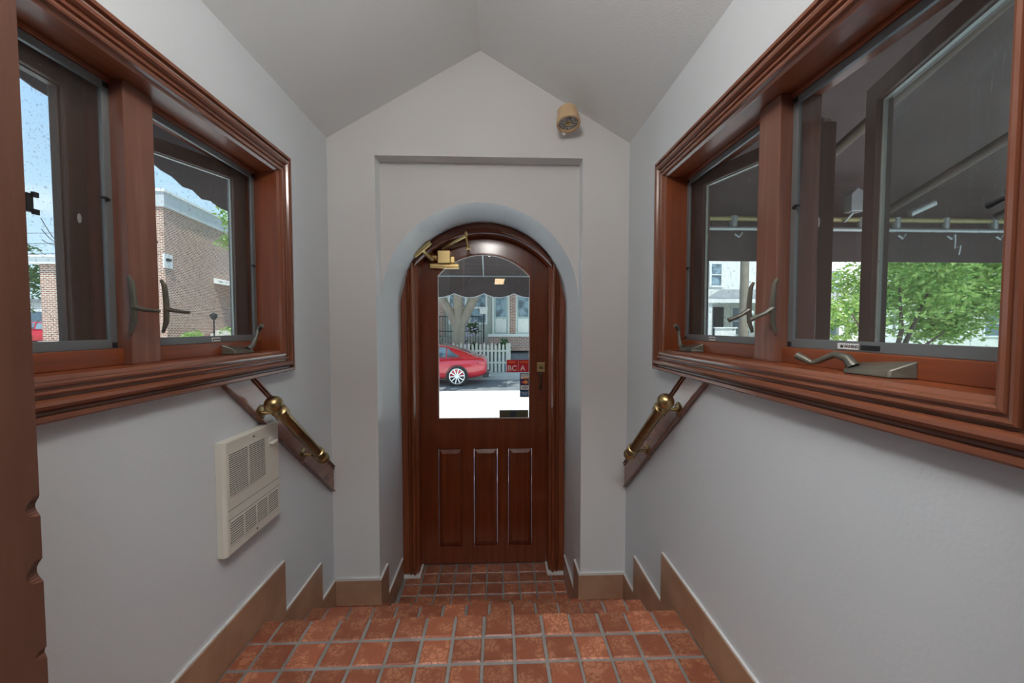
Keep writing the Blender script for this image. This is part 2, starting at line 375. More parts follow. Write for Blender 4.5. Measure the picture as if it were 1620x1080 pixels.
# ---------------------------------------------------------------- stepped tile floor
levels = [(.405, .10, 1.475), (.19, 1.475, 1.835), (0.0, 1.835, 2.12), (-.18, 2.12, 2.86)]
fl = empty('floor'); struct(fl, 'reddish marbled small square tiles with grey grout, stepping down to the door', 'floor')
mb = MB()
for i, (z, y0, y1) in enumerate(levels):
    x0, x1 = (XL + .001, XR - .001) if i < 2 else ((XL + .001, XR - .001))
    if i == 3: x0, x1 = N0 + .001, N1 - .001
    if i == 2:
        mb.box(x0, x1, y0 - .006, YB - .001, -.34, z - .004); mb.box(N0 + .001, N1 - .001, YB - .001, y1 - .006, -.34, z - .004)
    else: mb.box(x0, x1, y0 - (.0 if i == 0 else .006), y1 - .006, -.34, z - .004)
mb.build('grout_bed', 'grout', fl)
mb = MB(); lay = mb.b.loops.layers.color.new('rnd')
def tile_box(x0, x1, y0, y1, z0, z1, tilt=.0012):
    r = (random.random(), random.random(), random.random(), 1); k = len(mb.b.faces)
    j = lambda: random.uniform(-.0013, .0013)
    e = .004
    x0 += j(); x1 += j(); y0 += j(); y1 += j()
    t = [random.uniform(-tilt, tilt) for _ in range(4)]
    lo = [mb.b.verts.new(p) for p in ((x0, y0, z0), (x1, y0, z0), (x1, y1, z0), (x0, y1, z0))]
    mi = [mb.b.verts.new(p) for p in ((x0, y0, z1 - e), (x1, y0, z1 - e), (x1, y1, z1 - e), (x0, y1, z1 - e))]
    hi = [mb.b.verts.new(p) for p in ((x0 + e, y0 + e, z1 + t[0]), (x1 - e, y0 + e, z1 + t[1]), (x1 - e, y1 - e, z1 + t[2]), (x0 + e, y1 - e, z1 + t[3]))]
    fs = [mb.b.faces.new(hi)]
    for a, c in ((lo, mi), (mi, hi)):
        for i in range(4): fs.append(mb.b.faces.new((a[i], a[(i + 1) % 4], c[(i + 1) % 4], c[i])))
    for f in fs:
        for l in f.loops: l[lay] = r
PX = .1085; G = .0052
for i, (z, y0, y1) in enumerate(levels):
    ph = -.052 + (0, .012, .012, -.022)[i]
    y = y1
    while y > y0 + .02:
        ya = max(y - PX, y0 + .004)
        kx = int((XL - ph) / PX) - 1
        while ph + kx * PX < XR:
            a, c = ph + kx * PX, ph + (kx + 1) * PX
            xa, xb = (XL + .012, XR - .012)
            if i == 3 or (i == 2 and y > YB + .01): xa, xb = N0 + .012, N1 - .012
            a2, c2 = max(a + G, xa), min(c - G, xb)
            if c2 - a2 > .015:
                tile_box(a2, c2, ya + G, y - (G if y < y1 else 0), z - .014, z, .0022 if y == y1 else .0012)
            kx += 1
        y -= PX
    # riser faces
    if i < 3:
        zb = levels[i + 1][0]; zt = z - .016
        kx = int((XL - ph) / PX) - 1
        while ph + kx * PX < XR:
            a2, c2 = max(ph + kx * PX + G, (XL if i < 2 else N0) + .012), min(ph + (kx + 1) * PX - G, (XR if i < 2 else N1) - .012)
            if c2 - a2 > .015:
                zz = zt
                while zz > zb + .03:
                    za = max(zz - .10, zb + .004); tile_box(a2, c2, y1 - .012, y1 + .001, za, zz, 0); zz -= .11
            kx += 1
mb.build('tiles', 'tile', fl)

# skirting tiles, stepped
def skirt(name, x, sx, label):
    o = empty(name); struct(o, label, 'baseboard'); t = .011 * sx
    segs = [(.30, .62, .405, .545), (.622, 1.268, .405, .545), (1.27, 1.62, .405, .545), (1.4752, 1.955, .19, .329), (1.8352, 2.114, 0, .135)]
    for k, (a, c, z0, z1) in enumerate(segs):
        if z0 == .405 and c > 1.5: poly = [(x, a, z0), (x, 1.475, z0), (x, 1.475, .329), (x, c, .329), (x, c, z1), (x, a, z1)]
        elif z0 == .19: poly = [(x, a, z0), (x, 1.835, z0), (x, 1.835, .135), (x, c, .135), (x, c, z1), (x, 1.621, z1), (x, 1.621, .328), (x, a, .328)]
        else: poly = [(x, a, z0), (x, c, z0), (x, c, z1), (x, a, z1)]
        if z0 == .19: poly = [(x, a, z0), (x, 1.835, z0), (x, 1.835, .136), (x, c, .136), (x, c, z1), (x, a, z1)]
        MB().prism(poly, (t, 0, 0)).build('skirting_tile', 'skirting', o, .0012)
        MB().box(min(x, x + t * .8), max(x, x + t * .8), a, c, z1, z1 + .005).build('caulk_line', 'caulk', o)
    return o
skirt('baseboard_left', XL, 1, 'brown ceramic skirting stepping down along the left wall')
skirt('baseboard_right', XR, -1, 'brown ceramic skirting stepping down along the right wall')
bb = empty('baseboard_back'); struct(bb, 'brown ceramic skirting wrapping the foot of the arched doorway', 'baseboard')
for a, c in ((XL + .012, N0 + .0), (N1, XR - .012)):
    MB().box(a, c, YB - .011, YB, 0, .137).build('skirting_tile', 'skirting', bb, .0012)
    MB().box(a, c, YB - .010, YB, .137, .150).build('caulk_line', 'caulk', bb)
for x, t in ((N0, .011), (N1, -.011)):
    for a, c, z0, z1 in ((YB - .011, 2.25, -.0, .137), (2.121, 2.60, -.18, -.045)):
        if z0 == 0: poly = [(x, a, 0), (x, 2.12, 0), (x, 2.12, -.044), (x, c, -.044), (x, c, z1), (x, a, z1)]
        else: poly = [(x, a, z0), (x, c, z0), (x, c, z1), (x, a, z1)]
        MB().prism(poly, (t, 0, 0)).build('skirting_tile', 'skirting', bb, .0012)
        MB().box(min(x, x + t * .9), max(x, x + t * .9), a, c, z1, z1 + .006).build('caulk_line', 'caulk', bb)

# ---------------------------------------------------------------- windows
CAS = [(0, 0), (0, .028), (.004, .031), (.013, .031), (.015, .020), (.019, .019), (.022, .026), (.027, .035), (.034, .039), (.041, .037), (.045, .030), (.047, .024), (.051, .024),
       (.053, .031), (.057, .033), (.061, .032), (.063, .025), (.067, .025), (.069, .030), (.074, .031), (.078, .029), (.080, .020), (.088, .014), (.088, .0125)]
def window(name, x, s, near_open, far_open, label):
    """x wall face, s = +1 when the window looks towards +X; opening WY0..WY1, WZ0..WZ1"""
    w_ = empty(name); struct(w_, label, 'window')
    X = lambda d: x + s * d                      # d metres out from the wall face
    def bx(nm, mat, par, d0, d1, y0, y1, z0, z1, bevel=0, xf=None):
        return MB().box(min(X(d0), X(d1)), max(X(d0), X(d1)), y0, y1, z0, z1).build(nm, mat, par, bevel, xf=xf)
    # mitred casing, four lengths
    oy0, oy1, oz0, oz1 = WY0 - .088, WY1 + .088, WZ0 - .088, WZ1 + .088
    def corner(k, q):
        ins, h = CAS[q]; yy = (oy0 + ins, oy1 - ins, oy1 - ins, oy0 + ins)[k]; zz = (oz0 + ins, oz0 + ins, oz1 - ins, oz1 - ins)[k]
        return (X(-h), yy, zz)
    for k in range(4):
        mb = MB(); a = [mb.b.verts.new(corner(k, q)) for q in range(len(CAS))]; c = [mb.b.verts.new(corner((k + 1) % 4, q)) for q in range(len(CAS))]
        for q in range(len(CAS) - 1): mb.b.faces.new((a[q], a[q + 1], c[q + 1], c[q]))
        mb.build('casing', 'casing_y' if k % 2 == 0 else 'casing_z', w_)
    # jamb lining
    bx('jamb', 'jamb_z', w_, -.0125, .15, WY1, WY1 + .018, WZ0 - .02, WZ1 + .02); bx('jamb', 'jamb_z', w_, -.0125, .15, WY0 - .018, WY0, WZ0 - .02, WZ1 + .02)
    bx('head_jamb', 'jamb_y', w_, -.0125, .15, WY0, WY1, WZ1, WZ1 + .018)
    bx('window_sill', 'jamb_y', w_, -.0125, .15, WY0, WY1, WZ0 - .018, WZ0)
    bx('stop_rail', 'jamb_y', w_, .058, .10, WY0, WY1, WZ0, WZ0 + .042, .002)
    bx('stop_rail', 'jamb_y', w_, .066, .10, WY0, WY1, WZ1 - .012, WZ1, .002)
    m0, m1 = 1.03, 1.115
    bx('mullion', 'mullion', w_, .038, .15, m0, m1, WZ0, WZ1, .002)
    for far in (1, 0):
        a, c = (m1, WY1) if far else (WY0, m0)
        z0, z1 = WZ0 + .042, WZ1 - .012
        # insect screen
        f = .019
        sf = MB(); sf.plate([[(a, z0), (c, z0), (c, z1), (a, z1)], [(a + f, z0 + f + .004), (c - f, z0 + f + .004), (c - f, z1 - f), (a + f, z1 - f)]], lambda p, q: (X(.072), p, q), (s * .010, 0, 0))
        sc = sf.build('insect_screen', 'screen_frame', w_, .0012)
        MB().prism([(X(.078), a + f, z0 + f), (X(.078), c - f, z0 + f), (X(.078), c - f, z1 - f), (X(.078), a + f, z1 - f)], (s * .0004, 0, 0)).build('screen_mesh', 'mesh', sc)
        for yy, zz in ((a + .009, z0 + .009), (c - .009, z0 + .009), (a + .009, z1 - .009), (c - .009, z1 - .009)):
            bx('corner_key', 'black', sc, .0705, .073, yy - .006, yy + .006, zz - .006, zz + .006)
        for yy, dy in ((a + .012, 1), (c - .012, -1)):
            mb = MB(); zz = 1.755 if far else 1.83; mb.tube([(X(.070), yy, zz), (X(.066), yy + dy * .012, zz + .002), (X(.068), yy + dy * .024, zz - .001)], [.004, .0035, .003], 8)
            mb.build('screen_clip', 'black', sc)
        if not far:
            mb = MB()
            if s < 0:
                mb.box(X(.066), X(.0705), .775, .842, 1.757, 1.783); mb.box(X(.0705), X(.060), .838, .850, 1.751, 1.789); mb.box(X(.062), X(.056), .846, .857, 1.782, 1.793); mb.box(X(.062), X(.056), .846, .857, 1.747, 1.758)
            else: mb.tube([(X(.070), a + .006, 1.715), (X(.062), a + .060, 1.712), (X(.060), a + .078, 1.706)], [.005, .004, .006], 8)
            mb.build('screen_latch', 'black', sc, .0008)
        # labels on the screen frame
        if s > 0 or far:
            lw, ly = (.040, 1.375 if s < 0 else 1.40) if far else (.052, .845)
            lz = z0 + .011
            lb = bx('warning_label', 'label_white', sc, .0705, .0722, ly - lw / 2, ly + lw / 2, lz - .0065, lz + .0065)
            rot = Matrix(((0, 0, -s, 0), (-s, 0, 0, 0), (0, 1, 0, 0), (0, 0, 0, 1)))   # text x -> -s*Y, y -> Z
            text('WARNING', 'label_ink', lb, 'lettering', Matrix.Translation((X(.0702), ly - s * .004, lz)) @ rot, .0095 if not far else .0072)
            tri = MB(); ty = ly + s * (lw / 2 - (.011 if not far else .006)); tri.prism([(X(.0703), ty - .004, lz - .0035), (X(.0703), ty + .004, lz - .0035), (X(.0703), ty, lz + .0035)], (-s * .0003, 0, 0)); tri.build('warning_triangle', 'label_ink', lb)
            if not far and s > 0: bx('maker_plate', 'black', sc, .0705, .0722, ly - .073, ly - .031, lz - .006, lz + .004)
        # wooden casement sash, outside the screen
        sh = empty('sash', (X(.115), WY0 if not far else WY1, 0)); sh.parent = w_
        hy = WY0 if not far else WY1
        y0, y1 = (a - hy + .003, c - hy - .003); zz0, zz1 = WZ0 + .005, WZ1 - .001; st = .048
        o = MB(); o.plate([[(y0, zz0), (y1, zz0), (y1, zz1), (y0, zz1)], [(y0 + st, zz0 + st), (y1 - st, zz0 + st), (y1 - st, zz1 - st), (y0 + st, zz1 - st)]], lambda p, q: (-s * .018, p, q), (s * .036, 0, 0))
        o.build('sash_frame', 'sash_z', sh, .003)
        bd = MB(); i = st + .003
        bd.plate([[(y0 + st, zz0 + st), (y1 - st, zz0 + st), (y1 - st, zz1 - st), (y0 + st, zz1 - st)], [(y0 + i, zz0 + i), (y1 - i, zz0 + i), (y1 - i, zz1 - i), (y0 + i, zz1 - i)]], lambda p, q: (-s * .006, p, q), (s * .010, 0, 0))
        bd.build('glazing_bead', 'sash_z' if s < 0 and not far else 'bead_grey', sh)
        MB().box(-.002, .002, y0 + st, y1 - st, zz0 + st, zz1 - st).build('pane', 'dusty_glass' if (s > 0 and not far) else 'sash_glass', sh)
        # oval strike plate
        mb = MB(); mb.ball((-s * .019, (y1 - .025) if not far else (y0 + .03), 1.78), .012, (.15, .45, 1), 2)
        if not far and s < 0: mb.build('strike_plate', 'white_gloss', sh)
        else: mb.b.free()
        sh.rotation_euler = (0, 0, s * far_open if far else -s * near_open)
    # sash lock levers either side of the mullion
    for far in (0, 1):
        yy = m0 - .006 if not far else m1 + .006
        dy = 1 if not far else 1
        mb = MB(); mb.tube([(X(.036), yy, 1.50), (X(.026), yy, 1.53), (X(.024), yy, 1.58), (X(.028), yy, 1.63), (X(.036), yy, 1.645)], [.004, .0065, .007, .006, .004], 8)
        k = mb.build('sash_lock', 'bronze', w_, smooth=True)
        lev = 1 if s < 0 else -1
        mb = MB(); mb.tube([(X(.026), yy, 1.567), (X(.006), yy + .004, 1.560 if s < 0 else 1.552), (X(-.03), yy + .010, 1.556 if s < 0 else 1.535)], [.008, .0055, .004 if s < 0 else .007], 8)
        mb.build('lever', 'bronze', k, smooth=True)
    # crank operators
    for far in ((1, 0) if s > 0 else (1,)):
        cy = ((1.47 if s < 0 else 1.52) if far else .775)
        z = WZ0 + .001
        mb = MB(); L_ = .075
        mb.b.faces.ensure_lookup_table()
        # wedge-shaped cover: deep against the sill stop, sloping to the room
        ya, yc = cy - L_ * 1.2, cy + L_ * .8
        pts = [(X(.058), ya, z), (X(.018), ya + .015, z), (X(.010), yc - .045, z), (X(.058), yc, z)]
        top = [(X(.058), ya, z + .034), (X(.022), ya + .018, z + .015), (X(.014), yc - .045, z + .008), (X(.058), yc, z + .018)]
        lo = [mb.b.verts.new(p) for p in pts]; hi = [mb.b.verts.new(p) for p in top]
        mb.b.faces.new(lo); mb.b.faces.new(hi)
        for i in range(4): mb.b.faces.new((lo[i], lo[(i + 1) % 4], hi[(i + 1) % 4], hi[i]))
        cr_ = mb.build('crank_operator', 'bronze', w_, .003)
        mb = MB()
        p0 = Vector((X(.03), cy + .012, z + .014))
        if far:
            pth = [p0, p0 + Vector((-s * .008, .012, .012)), p0 + Vector((-s * .012, .030, .045)), p0 + Vector((-s * .014, .040, .070))]
            if s > 0: pth = [p0, p0 + Vector((-s * .004, .02, .008)), p0 + Vector((-s * .006, .028, .050)), p0 + Vector((-s * .006, .030, .070))]
            mb.tube(pth, [.011, .009, .006, .006], 10)
            e = pth[-1]; mb.tube([e + Vector((0, .002, -.004)), e + Vector((-s * .012, -.008, .010)), e + Vector((-s * .022, -.014, .016))], [.0065, .008, .0085], 10)
        else:
            pth = [p0, p0 + Vector((-s * .004, .010, .016)), p0 + Vector((-s * .010, .034, .022)), p0 + Vector((-s * .022, .066, .004)), p0 + Vector((-s * .026, .076, .0))]
            mb.tube(pth, [.012, .010, .0075, .006, .005], 10)
            e = pth[-1]; mb.tube([e, e + Vector((-s * .006, .016, .008)), e + Vector((-s * .010, .030, .014))], [.006, .0085, .0095], 10)
        mb.build('crank_handle', 'bronze', cr_, smooth=True)
    # outside mullion cover board
    if s > 0: bx('mullion_cover', 'sash_z', w_, .151, .205, 1.045, 1.10, WZ0 - .05, WZ1 - .06, .002)
    if s > 0: MB().ball((X(.160), 1.044, 1.80), .012, (.45, .15, 1.2), 2).build('strike_plate', 'white_gloss', w_)
    return w_
window('window_1', XL, -1, math.radians(3.5), math.radians(22), 'varnished mahogany double casement window in the left wall, overlooking a brick building')
window('window_2', XR, 1, math.radians(17.3), math.radians(17), 'varnished mahogany double casement window in the right wall, one sash swung open under the awning')

# ---------------------------------------------------------------- door
dr = empty('door_1'); struct(dr, 'mahogany door with arched glass and three lower panels in the rounded archway', 'door')
# frame: side posts with beads, arched head
FY = 2.62
for sx in (-1, 1):
    xo = DC + sx * (AR - .002); P_ = [(0, 0), (0, .018), (.004, .022), (.040, .022), (.044, .014), (.047, .030), (.053, .036), (.059, .030), (.062, .018), (.066, .018), (.069, .032), (.076, .040), (.084, .038), (.089, .026), (.093, .014), (.100, .010), (.106, .004), (.106, -.10), (0, -.10)]
    zt = lambda ins: AZ + math.sqrt(max(.0001, (AR - .004) ** 2 - (AR - .002 - ins) ** 2)) - .001
    mb = MB(); lo = [mb.b.verts.new((xo - sx * i, FY + .03 - h, -.181)) for i, h in P_]; hi = [mb.b.verts.new((xo - sx * i, FY + .03 - h, min(zt(i), 1.965))) for i, h in P_]
    k = len(P_)
    for i in range(k): mb.b.faces.new((lo[i], lo[(i + 1) % k], hi[(i + 1) % k], hi[i]))
    mb.b.faces.new(hi); mb.b.faces.new(lo)
    fp = mb.build('frame_post', 'jamb_z', dr)
    MB().box(min(xo + sx * .001, xo - sx * .016), max(xo + sx * .001, xo - sx * .016), FY + .01, FY + .03, 1.0, 1.2).b.free()
    B('foot_mortar', 'caulk', dr, min(xo, xo - sx * .118), max(xo, xo - sx * .118), FY - .022, FY + .12, -.180, -.168)
mb = MB()
prof = [(0, .0), (0, .030), (.010, .036), (.030, .038), (.052, .036), (.062, .026), (.068, .010), (.068, -.10), (0, -.10)]
N = 48; rings = []
for i in range(N + 1):
    th = math.radians(37) + math.radians(106) * i / N
    ring = []
    for ins, h in prof:
        # outer arc follows the reveal; inner arc is the same arc lowered
        f = ins / .068; r = (AR - .003) * (1 - f) + .575 * f; cz = AZ * (1 - f) + 1.556 * f
        ring.append(mb.b.verts.new((DC + r * math.cos(th), FY + .03 - h, cz + r * math.sin(th))))
    rings.append(ring)
for a, c in zip(rings, rings[1:]):
    for q in range(len(prof)): mb.b.faces.new((a[q], a[(q + 1) % len(prof)], c[(q + 1) % len(prof)], c[q]))
mb.b.faces.new(rings[0]); mb.b.faces.new(rings[-1][::-1])
mb.build('arched_head', 'door_x', dr, smooth=True)
# leaf
LY, LT = 2.74, .045
leaf = empty('door_leaf'); leaf.parent = dr
GX0, GX1, GZ0, GZ1, GA = -.415, .227, .866, 1.868, 2.016
gc = (GX0 + GX1) / 2; hc = (GX1 - GX0) / 2; sg = GA - GZ1; gr = (hc * hc + sg * sg) / (2 * sg); ga = math.asin(hc / gr)
def gl_out(d):   # glass outline grown by d
    return [(GX0 - d, GZ0 - d), (GX1 + d, GZ0 - d)] + [(gc + (gr + d) * math.sin(a), GA - gr + (gr + d) * math.cos(a)) for a in [ga * 1.0 * (1 - 2 * i / 24) for i in range(25)]]
lc = DC; outline = [(lc - .47, -.172), (lc + .47, -.172), (lc + .47, 1.80)] + [(lc + .62 * math.sin(a), 1.60 + .62 * math.cos(a)) for a in [math.asin(.47 / .62) * (1 - 2 * i / 24) for i in range(25)]] + [(lc - .47, 1.80)]
pans = [(-.412, -.256), (-.163, -.007), (.080, .238)]
rect = lambda a, c, z0, z1: [(a, z0), (c, z0), (c, z1), (a, z1)]
outline = outline[:2] + outline[3:-1]
MB().plate([outline, gl_out(.004)] + [rect(a - .004, c + .004, -.048, .654) for a, c in pans], lambda a, c: (a, LY, c), (0, LT, 0)).build('leaf_frame', 'door_z', leaf, .003)
B('rail_seam', 'sash_x', leaf, .262, .2635, LY - .0006, LY + .002, 1.86, 2.07)
for a, c in pans:
    z0, z1 = -.046, .652; e = .022; y = LY + .014; mb = MB()
    o_ = [mb.b.verts.new(p) for p in ((a - .003, y, z0), (c + .003, y, z0), (c + .003, y, z1), (a - .003, y, z1))]
    i_ = [mb.b.verts.new(p) for p in ((a + e, LY + .001, z0 + e + .012), (c - e, LY + .001, z0 + e + .012), (c - e, LY + .001, z1 - e - .008), (a + e, LY + .001, z1 - e - .008))]
    bk = [mb.b.verts.new((v.co.x, LY + .035, v.co.z)) for v in o_]
    mb.b.faces.new(i_); mb.b.faces.new(bk)
    for k in range(4):
        mb.b.faces.new((o_[k], o_[(k + 1) % 4], i_[(k + 1) % 4], i_[k])); mb.b.faces.new((o_[k], o_[(k + 1) % 4], bk[(k + 1) % 4], bk[k]))
    mb.build('panel', 'door_z', leaf, .0015)
MB().plate([gl_out(.006), gl_out(-.004)], lambda a, c: (a, LY - .003, c), (0, .020, 0)).build('glazing_bead', 'jamb_z', leaf, .002)
MB().plate([gl_out(-.003), gl_out(-.007)], lambda a, c: (a, LY + .004, c), (0, .008, 0)).build('glazing_edge', 'white_gloss', leaf)
pane = MB().plate([gl_out(.002)], lambda a, c: (a, LY + .018, c), (0, .004, 0)).build('door_pane', 'door_glass', leaf)
RT = Matrix(((1, 0, 0, 0), (0, 0, -1, 0), (0, 1, 0, 0), (0, 0, 0, 1)))   # text upright, facing -Y
def T(x, y, z): return Matrix.Translation((x, y, z)) @ RT
GY = LY + .017
st = B('red_sticker', 'sticker_red', leaf, .064, .226, GY - .001, GY, 1.193, 1.281); st['label'] = 'red decal reading BC and A'
B('divider', 'sticker_white', st, .1465, .1485, GY - .0015, GY - .001, 1.197, 1.277)
text('BC', 'sticker_white', st, 'lettering', T(.103, GY - .0015, 1.220), .052); text('A', 'sticker_white', st, 'lettering', T(.178, GY - .0015, 1.220), .052)
for x, k in ((.102, .045), (.187, .06)): B('caption_line', 'sticker_orange', st, x - k / 2, x + k / 2, GY - .0015, GY - .001, 1.262, 1.267)
st = B('card_sticker', 'sticker_slate', leaf, .158, .226, GY - .001, GY, 1.016, 1.186); st['label'] = 'dark strip of four payment card marks'
def card(z, m): return B('card', m, st, .164, .221, GY - .0015, GY - .001, z, z + .034)
c1 = card(1.146, 'sticker_white'); B('stripe', 'sticker_orange', c1, .180, .221, GY - .002, GY - .0015, 1.147, 1.154); text('DISCOVER', 'label_ink', c1, 'lettering', T(.1925, GY - .0018, 1.167), .0105)
c2 = card(1.106, 'sticker_navy')
for x, mm_ in ((.185, 'sticker_red'), (.200, 'sticker_orange')): MB().lathe([(0, 0), (.014, 0), (.014, .0005), (0, .0005)], (x, GY - (.002 if x < .19 else .0024), 1.123), (0, -1, 0), 24).build('disc', mm_, c2)
text('MasterCard', 'sticker_white', c2, 'lettering', T(.1925, GY - .0032, 1.123), .0085)
c3 = card(1.066, 'sticker_white'); text('VISA', 'sticker_navy', c3, 'lettering', T(.1925, GY - .0018, 1.083), .023)
B('blue_band', 'sticker_blue', c3, .164, .221, GY - .002, GY - .0015, 1.066, 1.069)
c4 = card(1.024, 'sticker_blue'); text('AMERICAN', 'sticker_white', c4, 'lettering', T(.1925, GY - .0018, 1.047), .0095); text('EXPRESS', 'sticker_white', c4, 'lettering', T(.1925, GY - .0018, 1.035), .0095)
hp = B('letter_holder', 'sticker_olive', leaf, .013, .218, GY - .006, GY, .873, .925); hp['label'] = 'dark olive strip on the lower glass'
B('window_slot', 'sticker_slate', hp, .090, .130, GY - .0068, GY - .006, .876, .922)
# lock and pull
lk = B('deadbolt', 'bright_brass', leaf, .276, .334, LY - .006, LY, 1.197, 1.264, bevel=.002)
MB().lathe([(0, .010), (.009, .010), (.010, 0), (0, 0)], (.305, LY - .006, 1.228), (0, -1, 0), 20).build('lock_cylinder', 'antique_brass_dark', lk)
MB().obox((.298, LY - .018, 1.235), (.318, LY - .018, 1.222), (0, .006, 0), (.006, 0, .008)).build('thumb_turn', 'antique_brass_dark', lk, .001)
pl = MB().tube([(.302, LY - .002, 1.176), (.302, LY - .026, 1.170), (.302, LY - .028, 1.130), (.302, LY - .026, 1.090), (.302, LY - .002, 1.084)], [.007, .006, .0065, .006, .007], 10).build('pull_handle', 'antique_brass_dark', leaf, smooth=True)
for z in (1.176, 1.084): B('backplate', 'antique_brass_dark', pl, .291, .313, LY - .005, LY, z - .013, z + .013, bevel=.002)
for z in (.986, .783): MB().lathe([(0, .004), (.006, .003), (.0075, 0), (0, 0)], (.303, LY, z), (0, -1, 0), 16).build('bolt_head', 'brass', leaf, smooth=True)
# door closer
cl = empty('door_closer'); cl.parent = dr
mb = MB(); mb.box(-.462, -.262, LY - .036, LY - .0005, 1.912, 1.945); mb.box(-.458, -.266, LY - .042, LY - .036, 1.920, 1.940); mb.build('closer_base', 'bright_brass', cl, .003)
mb = MB(); mb.box(-.402, -.318, LY - .072, LY - .006, 1.942, 2.028); mb.box(-.408, -.312, LY - .060, LY - .006, 2.010, 2.020); mb.box(-.318, -.290, LY - .050, LY - .010, 1.945, 1.992); mb.build('closer_body', 'bright_brass', cl, .004)
mb = MB(); mb.lathe([(0, 0), (.026, 0), (.030, .004), (.030, .020), (.024, .026), (.024, .040), (0, .040)], (-.448, LY - .040, 1.985), (1, 0, 0), 24); mb.build('spring_tube', 'bright_brass', cl, smooth=True)
mb = MB(); mb.tube([(-.444, LY - .055, 1.972), (-.475, LY - .10, 2.000), (-.490, LY - .14, 2.012)], [.020, .019, .014], 14); mb.build('elbow', 'bright_brass', cl, smooth=True)
mb = MB(); mb.obox((-.540, FY - .034, 1.972), (-.432, FY - .034, 2.062), (0, .014, 0), (-.018, 0, .021)); mb.build('bracket_plate', 'bright_brass', cl, .003)
mb = MB(); mb.tube([(-.37, LY - .035, 2.028), (-.36, LY - .05, 2.040)], .014, 14); mb.obox((-.37, LY - .06, 2.040), (-.205, FY - .03, 2.108), (.008, .014, 0), (0, 0, .016)); mb.build('main_arm', 'bright_brass', cl, .002)
mb = MB(); mb.tube([(-.203, FY - .032, 2.112), (-.201, FY - .028, 2.085), (-.193, FY + .01, 2.035)], [.009, .008, .007], 10); mb.ball((-.203, FY - .032, 2.120), .013, (1, 1, 1.3), 2); mb.build('forearm', 'bright_brass', cl, smooth=True)
mb = MB()
for k in range(5):
    a = PI * .1 + k * 2 * PI / 5; mb.tube([(-.193, FY + .008, 2.035), (-.193 + .019 * math.cos(a), FY + .004, 2.035 + .015 * math.sin(a))], [.006, .003], 8)
mb.build('star_knob', 'bright_brass', cl, smooth=True)

# ---------------------------------------------------------------- handrails
def handrail(s, label):
    """s=-1 on the left wall, +1 on the right"""
    x = XL if s < 0 else XR; X = lambda d: x - s * d
    t = thing('handrail', label, 'handrail')
    sl = -.848; up = Vector((0, -sl, 1)).normalized()
    y0, y1 = 1.30, 2.096
    zb = lambda y: 1.337 + (y - 1.27) * sl                  # lower edge
    zt = lambda y: zb(y) + .148
    zc = 1.3325
    ya = 1.27 + (1.337 - zc) / .848; yb = 1.27 + (1.337 + .148 - zc) / .848
    poly = [(X(0), ya, zc), (X(0), y1, zb(y1)), (X(0), y1, zt(y1)), (X(0), yb, zc)]
    MB().prism(poly, (-s * .016, 0, 0)).build('mounting_board', 'casing_y', t, .003)
    for off, wd, h in ((.148 - .010, .009, .024), (.148 - .024, .007, .021), (.006, .008, .022)):
        mb = MB(); yo = 1.27 + (1.337 + off - wd - zc) / .848; yo2 = 1.27 + (1.337 + off - zc) / .848
        mb.prism([(X(0.001), yo + .001, zc), (X(.001), y1, zb(y1) + off - wd), (X(.001), y1, zb(y1) + off), (X(.001), yo2, zc)], (-s * h, 0, 0)); mb.build('board_bead', 'casing_y', t, .002)
    d = Vector((0, 1, -.845)).normalized()
    a = Vector((X(.08), 1.475, 1.205)); c = Vector((X(.08), 1.795, 1.205 - .32 * .845))
    mb = MB(); mb.lathe([(0, 0), (.0205, 0), (.0205, (c - a).length), (0, (c - a).length)], a, d, 32); mb.build('rail_tube', 'brass', t, smooth=True)
    for p, dd in ((a, -d), (c, d)):
        k = 1.0 if dd is not d else .9
        mb = MB(); mb.lathe([(.0206, -.034), (.0255, -.032), (.027, -.026), (.0255, -.020), (.0262, -.004), (.0275, 0), (.026, .005), (.019, .009), (.014, .013), (.0125, .017), (.016, .020)], p, dd, 32)
        mb.lathe([(.0, .016)] + [(.0315 * k * math.sin(PI * q / 20), .016 + .0315 * k * (1 - math.cos(PI * q / 20)) * .97) for q in range(2, 20)] + [(0, .016 + .063 * k * .97)], p, dd, 32)
        mb.build('ball_end', 'brass', t, smooth=True)
    for q in (.0, 1):
        p = a + (c - a) * (-.02 if q == 0 else .93); wy = Vector((X(.016), p.y + .0, p.z - .012 if q == 0 else p.z - .012))
        mb = MB(); mb.lathe([(0, .006), (.012, .006), (.027, .003), (.030, 0), (0, 0)], wy, (-s, 0, 0), 28)
        mb.tube([wy + Vector((-s * .004, 0, 0)), wy + Vector((-s * .03, 0, .0)), p + Vector((0, 0, -.012))], [.008, .0065, .008], 12)
        k = mb.build('bracket', 'brass', t, smooth=True)
        for an in (.6, 2.7, 4.8):
            MB().ball(wy + Vector((-s * .005, .019 * math.cos(an), .019 * math.sin(an))), .003, (1, 1, 1), 1).build('screw', 'antique_brass_dark', k)
    return t
handrail(-1, 'short brass handrail with ball ends on a sloping wood board above the white wall heater')
handrail(1, 'short brass handrail with ball ends on a sloping wood board, no heater beside it')

